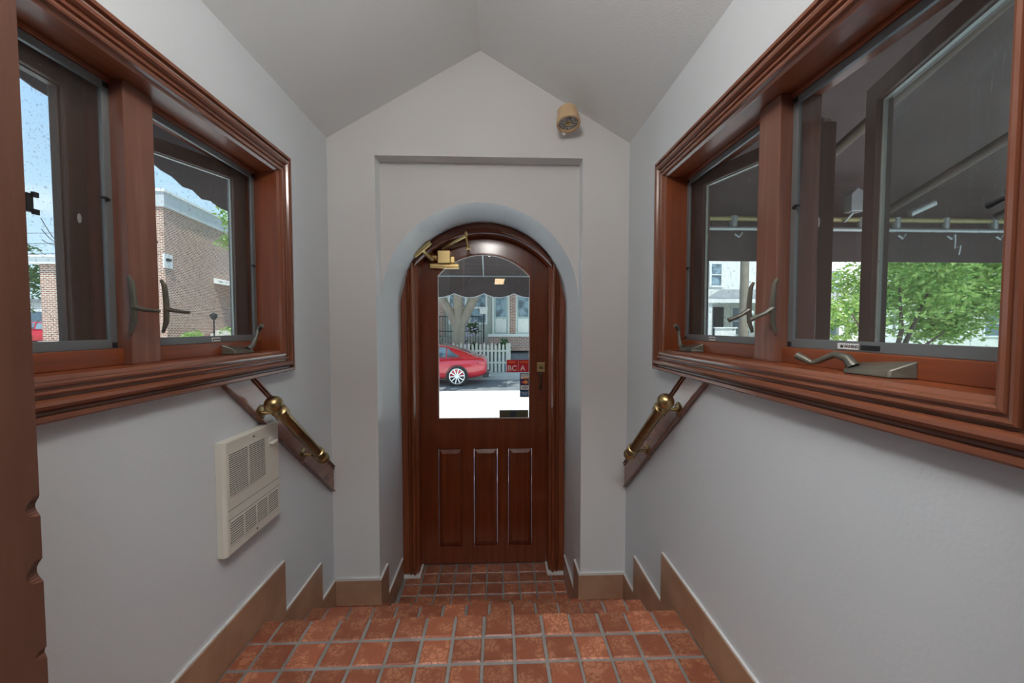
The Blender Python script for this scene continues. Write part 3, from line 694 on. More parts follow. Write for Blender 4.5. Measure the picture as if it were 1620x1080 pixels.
# ---------------------------------------------------------------- wall heater
ht = thing('wall_heater', 'cream metal wall heater with louvred grilles below the left-hand window', 'heater')
HX = XL + .030; hy0, hy1, hz0, hz1 = 1.250, 1.558, .778, 1.150
mb = MB()
def ringy(x, i): return [(x, hy0 + i * .9, hz0 + i * .25), (x, hy1 - i * .25, hz0 + i * .25), (x, hy1 - i * .25, hz1 - i * .25), (x, hy0 + i * .9, hz1 - i * .25)]
mats_ = [[mb.b.verts.new(p) for p in ringy(*q)] for q in ((XL + .0005, .0), (XL + .020, 0), (HX - .002, .006), (HX, .012))]
for a, c in zip(mats_, mats_[1:]):
    for k in range(4): mb.b.faces.new((a[k], a[(k + 1) % 4], c[(k + 1) % 4], c[k]))
mb.b.faces.new(mats_[-1]); mb.b.faces.new(mats_[0][::-1])
mb.build('housing', 'cream', ht, .002)
def louvre(name, ya, yc, za, zc, n, splits):
    r = B(name, 'slot_dark', ht, HX - .001, HX + .0004, ya, yc, za, zc)
    r_ = MB(); hh = (zc - za) / n
    for i in range(n + 1): r_.box(HX - .001, HX + .0022, ya - .001, yc + .001, za + hh * i - hh * .24, za + hh * i + hh * .24)
    for q in splits: r_.box(HX - .001, HX + .0024, q - .0022, q + .0022, za, zc)
    r_.build('louvre_slats', 'cream', r)
FYa, FYc = hy0 + .03, hy1 - .006
louvre('outlet_grille', 1.272, 1.464, .971, 1.108, 20, [1.368])
louvre('intake_grille', 1.270, 1.542, .814, .886, 9, [1.338, 1.406, 1.474])
for z in (.893, .924): B('seam', 'grout', ht, HX - .0006, HX + .0003, hy0 + .012, hy1 - .004, z, z + .0022)
kn = MB().lathe([(0, .004), (.020, .003), (.021, 0), (0, 0)], (HX, 1.506, 1.078), (1, 0, 0), 28).build('thermostat_dial', 'cream', ht, smooth=True)
MB().obox((HX + .010, 1.490, 1.078), (HX + .010, 1.522, 1.082), (.016, 0, 0), (0, 0, .008)).build('dial_grip', 'clear_knob', kn, .003)
for y, z in ((1.402, 1.130), (1.408, .796)): MB().lathe([(0, .001), (.0035, .001), (.004, 0), (0, 0)], (HX, y, z), (1, 0, 0), 12).build('screw', 'antique_brass_dark', ht)

# ---------------------------------------------------------------- spotlight, added fill lamps, box lamp
sp = thing('wall_spotlight', 'small tan round spotlight high on the gable wall near the ceiling', 'spotlight')
ax = Vector((.03, -.26, -.97)).normalized(); c0 = Vector((.357, 2.012, 2.575))
mb = MB(); mb.lathe([(0, -.040), (.044, -.040), (.050, -.034), (.051, .006), (.058, .012), (.061, .038), (.059, .045), (.050, .045), (.048, .034), (0, .034)], c0, ax, 40); mb.build('lamp_housing', 'lamp_beige', sp, smooth=True)
mb = MB(); mb.lathe([(0, .040), (.022, .0395), (.0485, .036), (.0485, .033), (0, .033)], c0, ax, 36)
lo_ = mb.build('lens', 'lens', sp, smooth=True)
MB().lathe([(0, .0435), (.013, .0425), (.016, .040), (0, .040)], c0, ax, 20).build('lamp_filament_cap', 'brass', lo_, smooth=True)
mb = MB(); mb.lathe([(0, 0), (.034, 0), (.034, .012), (0, .012)], (.36, 2.1149, 2.605), (0, -1, 0), 24); mb.tube([(.36, 2.104, 2.605), (.36, 2.05, 2.60)], .012, 12); mb.build('wall_mount', 'lamp_beige', sp, smooth=True)
MB().ball((.345, 2.06, 2.515), .009, (1, 1, 1), 2).build('adjusting_knob', 'white_gloss', sp, smooth=True)
cl_ = thing('fill_globe_lamp', 'round opal globe hanging from the ridge out of view, added to light the vestibule', 'lamp')  # unseen lamp added to brighten the vestibule
MB().lathe([(0, 0), (.06, 0), (.065, .03), (0, .03)], (RX, .38, 2.915), (0, 0, -1), 24).build('ceiling_rose', 'bright_brass', cl_, smooth=True)
MB().tube([(RX, .38, 2.89), (RX, .38, 2.63)], .008, 10).build('lamp_stem', 'bright_brass', cl_)
MB().ball((RX, .38, 2.53), .11).build('lamp_shade', 'globe', cl_, smooth=True)
lp = thing('fill_light_panel', 'flat white panel on the dining room ceiling behind the camera, added as unseen fill', 'light')  # unseen glowing panel added as fill for the lower walls and floor
B('panel_frame', 'label_white', lp, -.55, .65, -.85, -.25, 3.02, 3.049); B('fill_diffuser', 'fill_panel', lp, -.52, .62, -.82, -.28, 3.014, 3.02)
lb = thing('box_pendant_lamp', 'small warm box-shaped lamp hanging far back in the dining room', 'lamp')
MB().prism([(-.06, -3.0, 2.42), (.13, -3.0, 2.42), (.16, -3.0, 2.53), (-.05, -3.0, 2.53)], (0, .1, 0)).build('lamp_shade', 'warm_panel', lb)
MB().tube([(.05, -2.95, 2.53), (.05, -2.95, 3.035)], .006, 8).build('lamp_cord', 'iron', lb)
#EXT#

# ================================================================ outside
# ---------------------------------------------------------------- ground
struct(MB().box(-60, 60, 2.86, 5.2, -1.2, -.22).build('pavement_near', 'sunlit_concrete'), 'pale concrete pavement in front of the door', 'pavement')
struct(MB().box(-60, 60, 5.2, 12.2, -1.2, -.50).build('road_sunlit', 'sunlit_concrete'), 'near half of the street, sun glare put into its pale colour', 'road')
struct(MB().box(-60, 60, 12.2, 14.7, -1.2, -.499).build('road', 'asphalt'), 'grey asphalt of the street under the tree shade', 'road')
struct(MB().box(-10, 60, 14.7, 16.0, -1.2, -.36).build('sidewalk_far', 'concrete'), 'concrete sidewalk across the street', 'sidewalk')
mb = MB(); mb.prism([(-10, 16.0, -1.2), (-10, 16.0, -.30), (-10, 17.2, .02), (-10, 19.7, .42), (-10, 34, .5), (-10, 34, -1.2)], (20.3, 0, 0))
struct(mb.build('bank_ground', 'asphalt'), 'grey sloping yard between the sidewalk and the row houses', 'ground')
mb = MB(); mb.prism([(10.35, 16.0, -1.2), (10.35, 16.0, -.32), (10.35, 24, .3), (10.35, 60, .5), (10.35, 60, -1.2)], (60, 0, 0)); struct(mb.build('lawn_right', 'grass'), 'green yard below the white houses', 'lawn')
mb = MB(); mb.prism([(-8, 13.9, -.48), (-30, 13.9, .45), (-70, 13.9, .7), (-70, 13.9, -1.2), (-8, 13.9, -1.2)], (0, 60, 0)); struct(mb.build('ground_left', 'concrete'), 'pale paved ground rising to the brick building', 'ground')

# ---------------------------------------------------------------- awnings
aw = thing('entrance_awning', 'dark brown cloth awning with scalloped edge over the street door', 'awning')
mb = MB()
mb.prism([(-1.5, 4.3, 2.05), (1.2, 4.3, 2.05), (1.2, 2.86, 3.02), (-1.5, 2.86, 3.02)], (0, .004, .004)); mb.build('awning_roof', 'awning_cloth', aw)
mb = MB(); n = 10; wd = 2.7 / n; pts = [(-1.5, 2.06)]
ph = -.145 - .325 * .0
xs0 = -1.5
for k in range(-1, 12):
    c0_ = -.145 + (k - 4) * .325
    for q in range(9):
        xx = c0_ + .325 * q / 8
        if -1.5 <= xx <= 1.2: pts.append((xx, 1.838 - .045 * math.sin(PI * q / 8) + .035))
pts.append((1.2, 2.06)); pts = [pts[i] for i in range(len(pts)) if i == 0 or (abs(pts[i][0] - pts[i - 1][0]) + abs(pts[i][1] - pts[i - 1][1])) > .002]
mb.plate([pts], lambda a, c: (a, 4.3, c), (0, .006, 0)); mb.build('valance', 'awning_cloth', aw)
mb = MB()
last = None
for p in pts[1:-1]:
    if last and abs(p[0] - last[0]) < .2: mb.obox((last[0], 4.299, last[1]), (p[0], 4.299, p[1]), (0, .004, 0), (0, 0, .007))
    last = p
mb.build('valance_piping', 'white_trim', aw)
mb = MB()
mb.tube([(-1.5, 4.28, 2.06), (1.2, 4.28, 2.06)], .011, 8)
for x in (-1.49, -.15, 1.19): mb.tube([(x, 4.28, 2.06), (x, 2.87, 3.0)], .009, 8)
for x in (-1.49, 1.19): mb.tube([(x, 4.28, 2.06), (x, 2.87, 2.06)], .015, 8)
mb.build('awning_frame', 'pipe', aw)
# side wing of the awning along the left wall with a ragged lower edge
mb = MB(); pts = [(4.3, 1.86)]; y = 4.3; fz = lambda y: 2.288 - (y - 1.31) * .147
while y > .3:
    y -= .06; pts.append((y, fz(y) + random.uniform(-.012, .014) + (.012 if int(y / .06) % 2 else 0)))
pts += [(y, 2.72), (2.9, 2.72), (4.3, 2.08)]
mb.plate([pts], lambda a, c: (-1.50, a, c), (-.006, 0, 0)); mb.build('side_valance', 'awning_cloth', aw)
MB().prism([(-1.5, .24, 2.72), (-1.5, 2.86, 2.72), (-1.06, 2.86, 2.95), (-1.06, .24, 2.95)], (0, 0, .006)).build('side_roof', 'awning_cloth', aw)

pa = thing('patio_awning', 'large dark brown cloth awning on pipe framing outside the right-hand window', 'awning')
MB().prism([(.885, 2.6, 2.46), (6.5, 2.6, 2.46), (6.5, -2.5, 3.9), (.885, -2.5, 3.9)], (0, .005, .005)).build('awning_roof', 'awning_cloth', pa)
MB().box(.885, 6.5, 2.6, 2.606, 1.955, 2.47).build('valance', 'awning_cloth', pa)
MB().box(6.495, 6.5, -2.5, 2.6, 1.955, 3.9).build('end_cloth', 'awning_cloth', pa)
MB().tube([(.89, 2.55, 2.225), (6.48, 2.55, 2.225)], .017, 10).build('yellow_pipe', 'pipe_yellow', pa, smooth=True)
MB().tube([(.89, 2.53, 2.155), (6.48, 2.53, 2.155)], .014, 10).build('lower_pipe', 'pipe', pa, smooth=True)
for x in (1.0, 1.72, 2.5, 3.3, 4.4): MB().tube([(x, 2.50, 2.24), (x, -2.45, 3.80)], .026, 10).build('rafter', 'antique_brass_dark', pa, smooth=True)
for x in (2.42, 2.66, 3.0, 3.34, 1.55): 
    mb = MB(); mb.tube([(x, 2.55, 2.15), (x, 2.55, 2.24)], .026, 10); mb.tube([(x, 2.53, 2.12), (x + .03, 2.53, 2.10), (x + .05, 2.53, 2.13)], .007, 6); mb.build('pipe_clamp', 'pipe', pa, smooth=True)
MB().tube([(2.72, 2.52, 2.26), (2.83, 2.47, 2.32)], .024, 10).build('brace_stub', 'pipe', pa, smooth=True)
MB().tube([(3.02, 2.50, 2.12), (3.02, 2.50, 2.03), (3.06, 2.50, 2.05), (3.05, 2.50, 1.99)], .0035, 6).build('hanging_wire', 'white_trim', pa)
fl2 = thing('patio_floodlight', 'small grey floodlight clamped to the awning pipe', 'floodlight')
mb = MB(); mb.prism([(2.25, 2.44, 2.25), (2.34, 2.44, 2.25), (2.34, 2.44, 2.37), (2.29, 2.44, 2.40), (2.25, 2.44, 2.36)], (0, .06, 0)); mb.build('lamp_body', 'pipe', fl2, .004)
MB().tube([(2.29, 2.47, 2.25), (2.29, 2.535, 2.205)], .008, 8).build('clamp_arm', 'pipe', fl2)
MB().box(.87, .93, 2.50, 2.56, -.22, 2.45).b.free()
pp = thing('awning_post', 'slim dark post holding up the patio awning corner by the window', 'post')
MB().box(1.77, 1.82, 2.52, 2.57, -.22, 2.135).build('post_shaft', 'antique_brass_dark', pp)
MB().box(1.72, 1.87, 2.47, 2.62, -.22, -.20).build('post_foot', 'pipe', pp)

# ---------------------------------------------------------------- cars
def car(label, loc, rz):
    """length along local x, nose at -x, side towards -y"""
    t = thing('sedan_car', label, 'car', loc, (0, 0, rz))
    st = [(-2.36, .34, .60, .55), (-2.30, .22, .66, .74), (-2.05, .19, .74, .86), (-1.6, .19, .82, .91), (-1.0, .19, .88, .92), (-.6, .19, .91, .925), (0, .19, .93, .93), (.7, .19, .95, .93), (1.2, .19, .97, .925), (1.7, .20, .985, .90), (2.05, .24, .98, .84), (2.28, .32, .95, .76), (2.38, .42, .84, .66)]
    mb = MB(); rings = []
    for x, zb, zt, hw in st:
        h = zt - zb; q = [(hw * .80, zb), (hw * .97, zb + h * .16), (hw, zb + h * .50), (hw * .985, zb + h * .74), (hw * .93, zb + h * .90), (hw * .80, zt), (hw * .4, zt + .02)]
        rings.append([mb.b.verts.new((x, -a, c)) for a, c in q] + [mb.b.verts.new((x, a, c)) for a, c in reversed(q)])
    for a, c in zip(rings, rings[1:]):
        k = len(a)
        for i in range(k): mb.b.faces.new((a[i], a[(i + 1) % k], c[(i + 1) % k], c[i]))
    mb.b.faces.new(rings[0]); mb.b.faces.new(rings[-1][::-1])
    body = mb.build('body', 'red_paint', t, smooth=True); md = body.modifiers.new('s', 'SUBSURF'); md.levels = md.render_levels = 2
    gs = [(-1.15, .88, .90, .80), (-.55, .90, 1.22, .73), (-.15, .90, 1.36, .66), (.45, .92, 1.41, .65), (1.0, .94, 1.36, .64), (1.45, .96, 1.22, .63), (1.95, .965, 1.02, .66), (2.05, .96, .98, .68)]
    mb = MB(); rings = []
    for x, zb, zt, hw in gs:
        b0 = .86 if x < 1.8 else .74
        q = [(b0, zb - .03), (b0 - .02, zb + .01), (hw + (b0 - hw) * .35, zb + (zt - zb) * .60), (hw, zt - .03), (hw * .85, zt), (0, zt + .015)]
        rings.append([mb.b.verts.new((x, -a, c)) for a, c in q] + [mb.b.verts.new((x, a, c)) for a, c in reversed(q[:-1])])
    for a, c in zip(rings, rings[1:]):
        k = len(a)
        for i in range(k - 1): mb.b.faces.new((a[i], a[i + 1], c[i + 1], c[i]))
    cb = mb.build('cabin', 'red_paint', t, smooth=True); md = cb.modifiers.new('s', 'SUBSURF'); md.levels = md.render_levels = 2
    def sidept(x, f, s):   # point on cabin side, f up the glass
        for a, c in zip(gs, gs[1:]):
            if a[0] <= x <= c[0]:
                u = (x - a[0]) / (c[0] - a[0]); zb, zt, hw = [a[i] + (c[i] - a[i]) * u for i in (1, 2, 3)]; break
        b0 = .86 - .02
        return Vector((x, s * (b0 + (hw - b0) * f + .012), zb + (zt - zb) * f))
    for s in (-1, 1):
        for x0, x1, nm in ((-.80, .18, 'front_window'), (.24, .98, 'rear_window'), (1.02, 1.42, 'quarter_window')):
            mb = MB(); m_ = 8; lo = []; hi = []
            for i in range(m_ + 1):
                x = x0 + (x1 - x0) * i / m_; f1 = .84
                if x < -.3: f1 = .84 * max(.12, (x + .86) / .56)
                if x > 1.02: f1 = max(.16, .84 - (x - 1.02) * 1.55)
                lo.append(mb.b.verts.new(sidept(x, .10, s))); hi.append(mb.b.verts.new(sidept(x, f1, s)))
            for i in range(m_): mb.b.faces.new((lo[i], lo[i + 1], hi[i + 1], hi[i]))
            r = bmesh.ops.solidify(mb.b, geom=mb.b.faces[:], thickness=.012)
            mb.build(nm, 'curtain_glass', t)
        mb = MB(); mb.obox((-.85, s * .862, .915), (1.5, s * .862, .965), (0, .012, 0), (0, 0, .014)); mb.build('window_trim', 'black', t)
        mb = MB(); mb.tube([(-.62, s * .90, .96), (-.62, s * 1.02, .99)], .03, 8); mb.ball((-.60, s * 1.03, 1.0), .085, (.7, 1, .7), 2); mb.build('door_mirror', 'red_paint', t, smooth=True)
        for x in (.62, -.38): MB().obox((x, s * .932, .79), (x + .2, s * .932, .80), (0, .02, 0), (0, 0, .03)).build('side_handle', 'red_paint', t, .004)
        mb = MB(); mb.prism([(2.0, s * .862, .83), (2.30, s * .735, .80), (2.34, s * .70, .70), (2.12, s * .815, .72)], (0, s * .03, .01)); mb.build('tail_lamp', 'tail_lamp', t, .006)
        for x in (-1.42, 1.36):
            y = s * .82
            wl = MB(); wl.lathe([(.24, -.10), (.325, -.10), (.34, -.08), (.34, .08), (.325, .10), (.24, .10)], (x, y, .34), (0, 1, 0), 40)
            ty = wl.build('tyre', 'tyre', t, smooth=True)
            rm = MB(); rm.lathe([(.20, -.08), (.262, -.10), (.262, -.088), (.235, -.07), (.235, .05), (.0, .05), (0, .04), (.225, .04)], (x, y, .34), (0, -s, 0), 40) if False else rm.lathe([(.238, .105), (.262, .105), (.262, .04), (.238, .04), (.238, .105)], (x, y, .34), (0, s, 0), 40)
            for k in range(10):
                a = k * 2 * PI / 10 + .1; dx, dz = math.cos(a), math.sin(a)
                rm.obox((x + dx * .04, y + s * .085, .34 + dz * .04), (x + dx * .245, y + s * .095, .34 + dz * .245), (-dz * .036, 0, dx * .036), (0, .02, 0))
            rm.lathe([(0, .10), (.05, .10), (.06, .07), (0, .07)], (x, y, .34), (0, s, 0), 20)
            rm.build('wheel_rim', 'alloy', ty)
            dk = MB(); dk.lathe([(0, .03), (.238, .03), (.238, .02), (0, .02)], (x, y, .34), (0, s, 0), 32); dk.build('brake_disc', 'slot_dark', ty)
            ar = MB(); ar.lathe([(.345, .0), (.372, .0), (.372, .118), (.345, .118)], (x, y, .34), (0, s, 0), 40); ar.build('wheel_arch', 'black' , t, smooth=True)
    mb = MB(); mb.box(2.20, 2.42, -.62, .62, .26, .40); mb.build('rear_bumper', 'black', t, .03)
    for s in (-1, 1): MB().tube([(2.2, s * .5, .33), (2.46, s * .5, .32)], .035, 12).build('exhaust_tip', 'chrome', t, smooth=True)
    return t
c1 = car('shiny red sedan parked across the street, tail seen through the door glass', (-2.72, 14.05, -.5), 0)
c2 = copy_tree(c1); c2.location = (-27.6, 25.2, .40); c2.rotation_euler = (0, 0, PI + .35)
c2['label'] = 'small distant red car beside the brick gatepost, seen through the left-hand window'

# ---------------------------------------------------------------- picket fence
pf = thing('picket_fence', 'weathered white picket fence behind the red car', 'fence')
fx = -2.6; i = 0
while fx < .45:
    z0 = .0 - .35; h = 1.16 + (.05 if i % 2 else 0)
    mb = MB(); mb.prism([(fx, 15.9, z0), (fx + .088, 15.9, z0), (fx + .088, 15.9, z0 + h - .09), (fx + .044, 15.9, z0 + h), (fx, 15.9, z0 + h - .09)], (0, .022, 0)); mb.build('picket', 'picket_white', pf)
    fx += .155; i += 1
for z in (.0, .48): B('fence_rail', 'picket_white', pf, -2.65, .45, 15.924, 15.965, z, z + .07)
for x in (-2.66, -.9, .44): B('fence_post', 'picket_white', pf, x, x + .09, 15.965, 16.05, -.36, .82)

# ---------------------------------------------------------------- trees
def leaves(mb, c, r, n, size, squash=1.0, seed=0):
    rnd = random.Random(seed); cs = [(rnd.gauss(0, .5), rnd.gauss(0, .5), rnd.gauss(0, .5), rnd.uniform(.28, .52)) for _ in range(26)]
    for _ in range(n):
        q = rnd.choice(cs); v = Vector((rnd.gauss(0, 1), rnd.gauss(0, 1), rnd.gauss(0, 1))).normalized() * (rnd.random() ** .45) * q[3]
        p = Vector((q[0], q[1], q[2])) * .95 + v
        if p.length > 1.15: p = p.normalized() * rnd.uniform(.8, 1.1)
        p = Vector((c[0] + p.x * r, c[1] + p.y * r, c[2] + p.z * r * squash))
        s = size * rnd.uniform(.6, 1.3); a = Vector((rnd.gauss(0, 1), rnd.gauss(0, 1), rnd.gauss(0, .6))).normalized(); bb_ = a.cross(Vector((rnd.gauss(0, 1), rnd.gauss(0, 1), rnd.gauss(0, 1)))).normalized()
        vs = [mb.b.verts.new(p + o) for o in (a * s, bb_ * s * .42, -a * s, -bb_ * s * .42)]
        mb.b.faces.new(vs)
def leaf_obj(name, mat, parent, blobs, seed=1):
    mb = MB()
    for k, (c, r, n, sz, sq) in enumerate(blobs): leaves(mb, c, r, n, sz, sq, seed + k)
    me = bpy.data.meshes.new(name); mb.b.to_mesh(me); mb.b.free(); me.materials.append(MATS[mat]); o = bpy.data.objects.new(name, me); C.objects.link(o); o.parent = parent; return o
def tube_tree(parent, branches, mat='bark'):
    mb = MB()
    for pts, rr in branches: mb.tube(pts, rr, 12)
    return mb.build('trunk', mat, parent, smooth=True)
st = thing('street_tree', 'broad tree with forked grey trunk behind the red car, crown hidden by the awning', 'tree')
tube_tree(st, [([(-1.66, 16.3, -.4), (-1.62, 16.3, .6), (-1.60, 16.3, 1.4), (-1.56, 16.3, 1.75)], [.30, .255, .25, .25]),
               ([(-1.64, 16.3, 1.5), (-2.05, 16.25, 2.3), (-2.7, 16.2, 3.3), (-3.2, 16.0, 4.6)], [.20, .16, .13, .08]),
               ([(-1.60, 16.3, 1.5), (-1.62, 16.3, 2.6), (-1.7, 16.2, 4.2), (-1.7, 16.0, 5.6)], [.24, .20, .17, .08]),
               ([(-1.52, 16.3, 1.6), (-1.15, 16.3, 2.3), (-.6, 16.3, 3.4), (-.1, 16.2, 4.8)], [.22, .19, .15, .08])])
leaf_obj('crown', 'leaf', st, [((-1.5, 13.0, 6.0), 4.0, 9000, .27, .58), ((-4.4, 13.6, 5.8), 2.8, 3600, .27, .6), ((2.2, 13.3, 5.8), 3.4, 5200, .27, .58), ((-1.5, 15.2, 6.0), 3.4, 3600, .27, .6)], 3)

yt = thing('flowering_yard_tree', 'bushy light green tree filling the view of the open right-hand sash', 'tree')
tube_tree(yt, [([(10.4, 10.0, -.5), (10.5, 10.0, .5), (10.7, 10.0, 1.4), (10.6, 10, 2.6)], [.08, .07, .05, .02]), ([(10.35, 10.0, -.4), (10.9, 10.1, 1.0), (11.6, 10.2, 2.4)], [.07, .06, .03]), ([(10.2, 10.0, .6), (9.6, 9.9, 1.25), (9.1, 9.8, 1.9)], [.04, .03, .015]), ([(10.5, 10.0, .3), (11.2, 10.0, .9), (12.0, 10.1, 1.35)], [.06, .045, .015])], 'dark_bark')
leaf_obj('crown', 'leaf', yt, [((12.1, 10.3, 2.75), 2.35, 13500, .085, .80), ((14.4, 10.6, 2.6), 2.3, 9000, .085, .78), ((9.4, 10.4, 1.75), .85, 1500, .08, .75), ((11.3, 10.2, 3.0), 1.3, 2600, .085, 1.0)], 11)

# ---------------------------------------------------------------- houses across the street
def winunit(parent, x, y, z0, w_, h, nm='window', mat='white_trim', glass='window_glass'):
    f = MB(); f.plate([[(x - .09, z0 - .09), (x + w_ + .09, z0 - .09), (x + w_ + .09, z0 + h + .11), (x - .09, z0 + h + .11)], [(x, z0), (x + w_, z0), (x + w_, z0 + h), (x, z0 + h)]], lambda a, c: (a, y - .05, c), (0, .06, 0))
    fo = f.build(nm, mat, parent); B('pane', glass, fo, x, x + w_, y - .02, y - .01, z0, z0 + h); B('meeting_rail', mat, fo, x, x + w_, y - .045, y - .01, z0 + h * .48, z0 + h * .53); return fo
rh = thing('row_house', 'grey-green row house with brick porch, paired doors and dark windows', 'house')
B('front_wall', 'pale_green_wall', rh, -9, 2.9, 20.0, 28, .42, 6.8)
B('porch_roof', 'grey_roof', rh, -9, 2.9, 18.4, 20.0, 3.35, 3.5)
for x in (-3.0, .62, 2.75): B('brick_pier', 'brick_shade', rh, x, x + .30, 19.85, 20.02, .9, 3.35)
B('porch_wall', 'brick_shade', rh, -.40, 2.9, 18.5, 18.75, .36, 1.02)
B('porch_wall', 'brick_shade', rh, -9, -.62, 18.5, 18.75, .36, .70)
B('porch_ledge', 'white_wall', rh, -.45, 2.9, 18.40, 18.8, 1.02, 1.15)
B('porch_floor', 'concrete', rh, -9, 2.9, 18.75, 20.0, .36, 1.0)
for x0 in (-.16, .98):
    d = B('house_door', 'mint_door', rh, x0 - .02, x0 + .68, 19.93, 20.0, 1.0, 3.12); B('door_glass', 'curtain_glass', d, x0 + .08, x0 + .58, 19.91, 19.93, 2.0, 3.0)
    B('door_panel', 'white_trim', d, x0 + .06, x0 + .60, 19.90, 19.93, 1.2, 1.9); f = MB(); f.plate([[(x0 - .10, 1.0), (x0 + .78, 1.0), (x0 + .78, 3.22), (x0 - .10, 3.22)], [(x0 - .02, 1.01), (x0 + .68, 1.01), (x0 + .68, 3.12), (x0 - .02, 3.12)]], lambda a, c: (a, 19.88, c), (0, .12, 0)); f.build('door_frame', 'white_trim', rh)
for x in (-4.6, -2.4, -1.35): winunit(rh, x, 20.0, 1.7, .75, 1.5, glass='curtain_glass')
B('house_number_plate', 'white_trim', rh, 1.95, 2.15, 19.96, 20.0, 2.2, 2.6)
pr = thing('porch_railing', 'black iron porch railing behind the flowering shrubs', 'railing')
for z in (1.25, 1.95): B('top_rail', 'iron', pr, -4.6, -.75, 18.56, 18.60, z, z + .05)
for k in range(30): B('baluster', 'iron', pr, -4.55 + k * .13, -4.525 + k * .13, 18.57, 18.595, .7, 1.98)
pl2 = thing('post_lantern', 'white box-shaped lantern on a slim black post beyond the fence', 'lamp')
MB().tube([(-.62, 17.6, .0), (-.62, 17.6, 2.05)], .035, 10).build('lamp_post', 'iron', pl2)
MB().prism([(-.80, 17.5, 2.32), (-.78, 17.5, 2.06), (-.50, 17.5, 2.06), (-.42, 17.5, 2.34)], (0, .25, 0)).build('lantern_head', 'white_wall', pl2, .01)
for i, (x, z, r) in enumerate(((-1.6, .75, .28), (-1.12, 1.45, .27), (-3.0, .8, .6), (-1.05, .55, .24), (.28, .62, .32))):
    hb = thing('hydrangea_bush', ('dark leafy shrub with pale flowers beside the lantern post', 'tall dark flowering shrub against the black porch railing', 'green shrub at the foot of the forked tree', 'low green shrub right behind the picket fence', 'green leaves at the right end of the picket fence')[i], 'shrub')
    leaf_obj('foliage', 'leaf_dark', hb, [((x, 17.4, z), r, 520, .07, 1.0)], 40 + i)
    if i < 2:
        mb = MB(); rr = random.Random(i)
        for _ in range(26): mb.ball((x + rr.uniform(-.35, .35), 17.4 - rr.uniform(.1, .4), z + rr.uniform(-.35, .35)), .05, (1, 1, .8), 1)
        mb.build('flower_heads', 'hydrangea', hb)

wh = thing('white_house', 'white two-storey house with grey porch roof behind the yard tree', 'house')
B('front_wall', 'white_wall', wh, 10.4, 16.6, 20.0, 29, .2, 7.2)
mb = MB(); mb.prism([(9.9, 18.2, 2.78), (16.7, 18.2, 2.78), (16.7, 20.0, 3.35), (11.6, 20.0, 3.35)], (0, .02, .08)); mb.build('porch_roof', 'grey_roof', wh)
mb = MB(); mb.prism([(9.9, 18.2, 2.66), (9.9, 18.2, 2.80), (11.5, 19.9, 3.75), (10.3, 19.9, 3.75), (9.9, 19.2, 3.4)], (.02, .02, 0)); mb.b.free()
B('fascia', 'white_trim', wh, 9.9, 16.7, 18.14, 18.2, 2.62, 2.80)
for x in (10.0, 13.0, 16.4): B('porch_column', 'white_trim', wh, x, x + .16, 18.25, 18.41, .2, 2.65)
winunit(wh, 11.05, 20.0, 3.62, .52, 1.10, glass='curtain_glass'); winunit(wh, 14.6, 20.0, 3.62, .52, 1.10)
winunit(wh, 12.2, 20.0, 1.1, .8, 1.35); winunit(wh, 14.8, 20.0, 1.1, .8, 1.35); B('shutter', 'iron', wh, 11.2, 11.7, 19.9, 20.0, 1.0, 2.5)
B('house_door', 'mint_door', wh, 13.6, 14.4, 19.92, 20, .2, 2.3)
mb = MB(); mb.prism([(10.2, 19.7, 7.2), (16.8, 19.7, 7.2), (16.8, 24, 9), (10.2, 24, 9)], (0, .05, .1)); mb.build('roof', 'grey_roof', wh)
wb = thing('white_house', 'further white house with narrow upstairs window, partly hidden by the yard tree', 'house')
B('front_wall', 'white_wall', wb, 16.8, 33, 20.4, 29, .2, 7.2)
winunit(wb, 17.75, 20.4, 3.30, .58, 1.15, glass='curtain_glass'); winunit(wb, 17.6, 20.4, 1.0, .7, 1.3); winunit(wb, 21.5, 20.4, 3.3, .6, 1.15); winunit(wb, 26.5, 20.4, 1.0, 1.0, 1.3); winunit(wb, 24.5, 20.4, 3.3, .6, 1.15)
mb = MB(); mb.prism([(16.85, 18.6, 2.75), (20.0, 18.6, 2.75), (19.4, 20.4, 3.3), (16.85, 20.4, 3.3)], (0, .02, .08)); mb.build('porch_roof', 'grey_roof', wb)
B('porch_column', 'white_trim', wb, 19.7, 19.86, 18.7, 18.86, .0, 2.75); B('porch_column', 'white_trim', wb, 16.9, 17.06, 18.7, 18.86, .0, 2.75)
wf = thing('white_fence_panel', 'low white board fence in front of the white house porch', 'fence')
B('board_panel', 'white_trim', wf, 9.8, 10.75, 17.3, 17.36, -.3, 1.42); B('fence_cap', 'white_trim', wf, 9.75, 10.8, 17.25, 17.4, 1.42, 1.48)
em = thing('utility_meter_post', 'grey utility meter box and white pipe on a post by the porch', 'utility meter')
MB().tube([(11.15, 17.2, -.3), (11.15, 17.2, 2.5)], .04, 10).build('conduit', 'white_trim', em, smooth=True)
B('meter_box', 'pipe', em, 11.22, 11.52, 17.1, 17.25, .85, 1.35, bevel=.01); MB().lathe([(0, .06), (.10, .05), (.12, 0), (0, 0)], (11.30, 17.1, 2.0), (0, -1, 0), 20).build('meter_dial', 'chrome', em, smooth=True); B('upper_box', 'white_trim', em, 11.12, 11.42, 17.1, 17.25, 1.55, 2.2)
pb = thing('pallet_planter', 'wooden planter of orange flowers under the white house porch', 'planter')
B('planter_box', 'orange_patch', pb, 12.0, 12.9, 18.0, 18.4, .1, .95); leaf_obj('plants', 'leaf_dark', pb, [((12.45, 18.2, 1.1), .35, 160, .08, .6)], 77)
vn = thing('parked_white_van', 'white parked vehicle with dark shadow stripes below the yard tree', 'van')
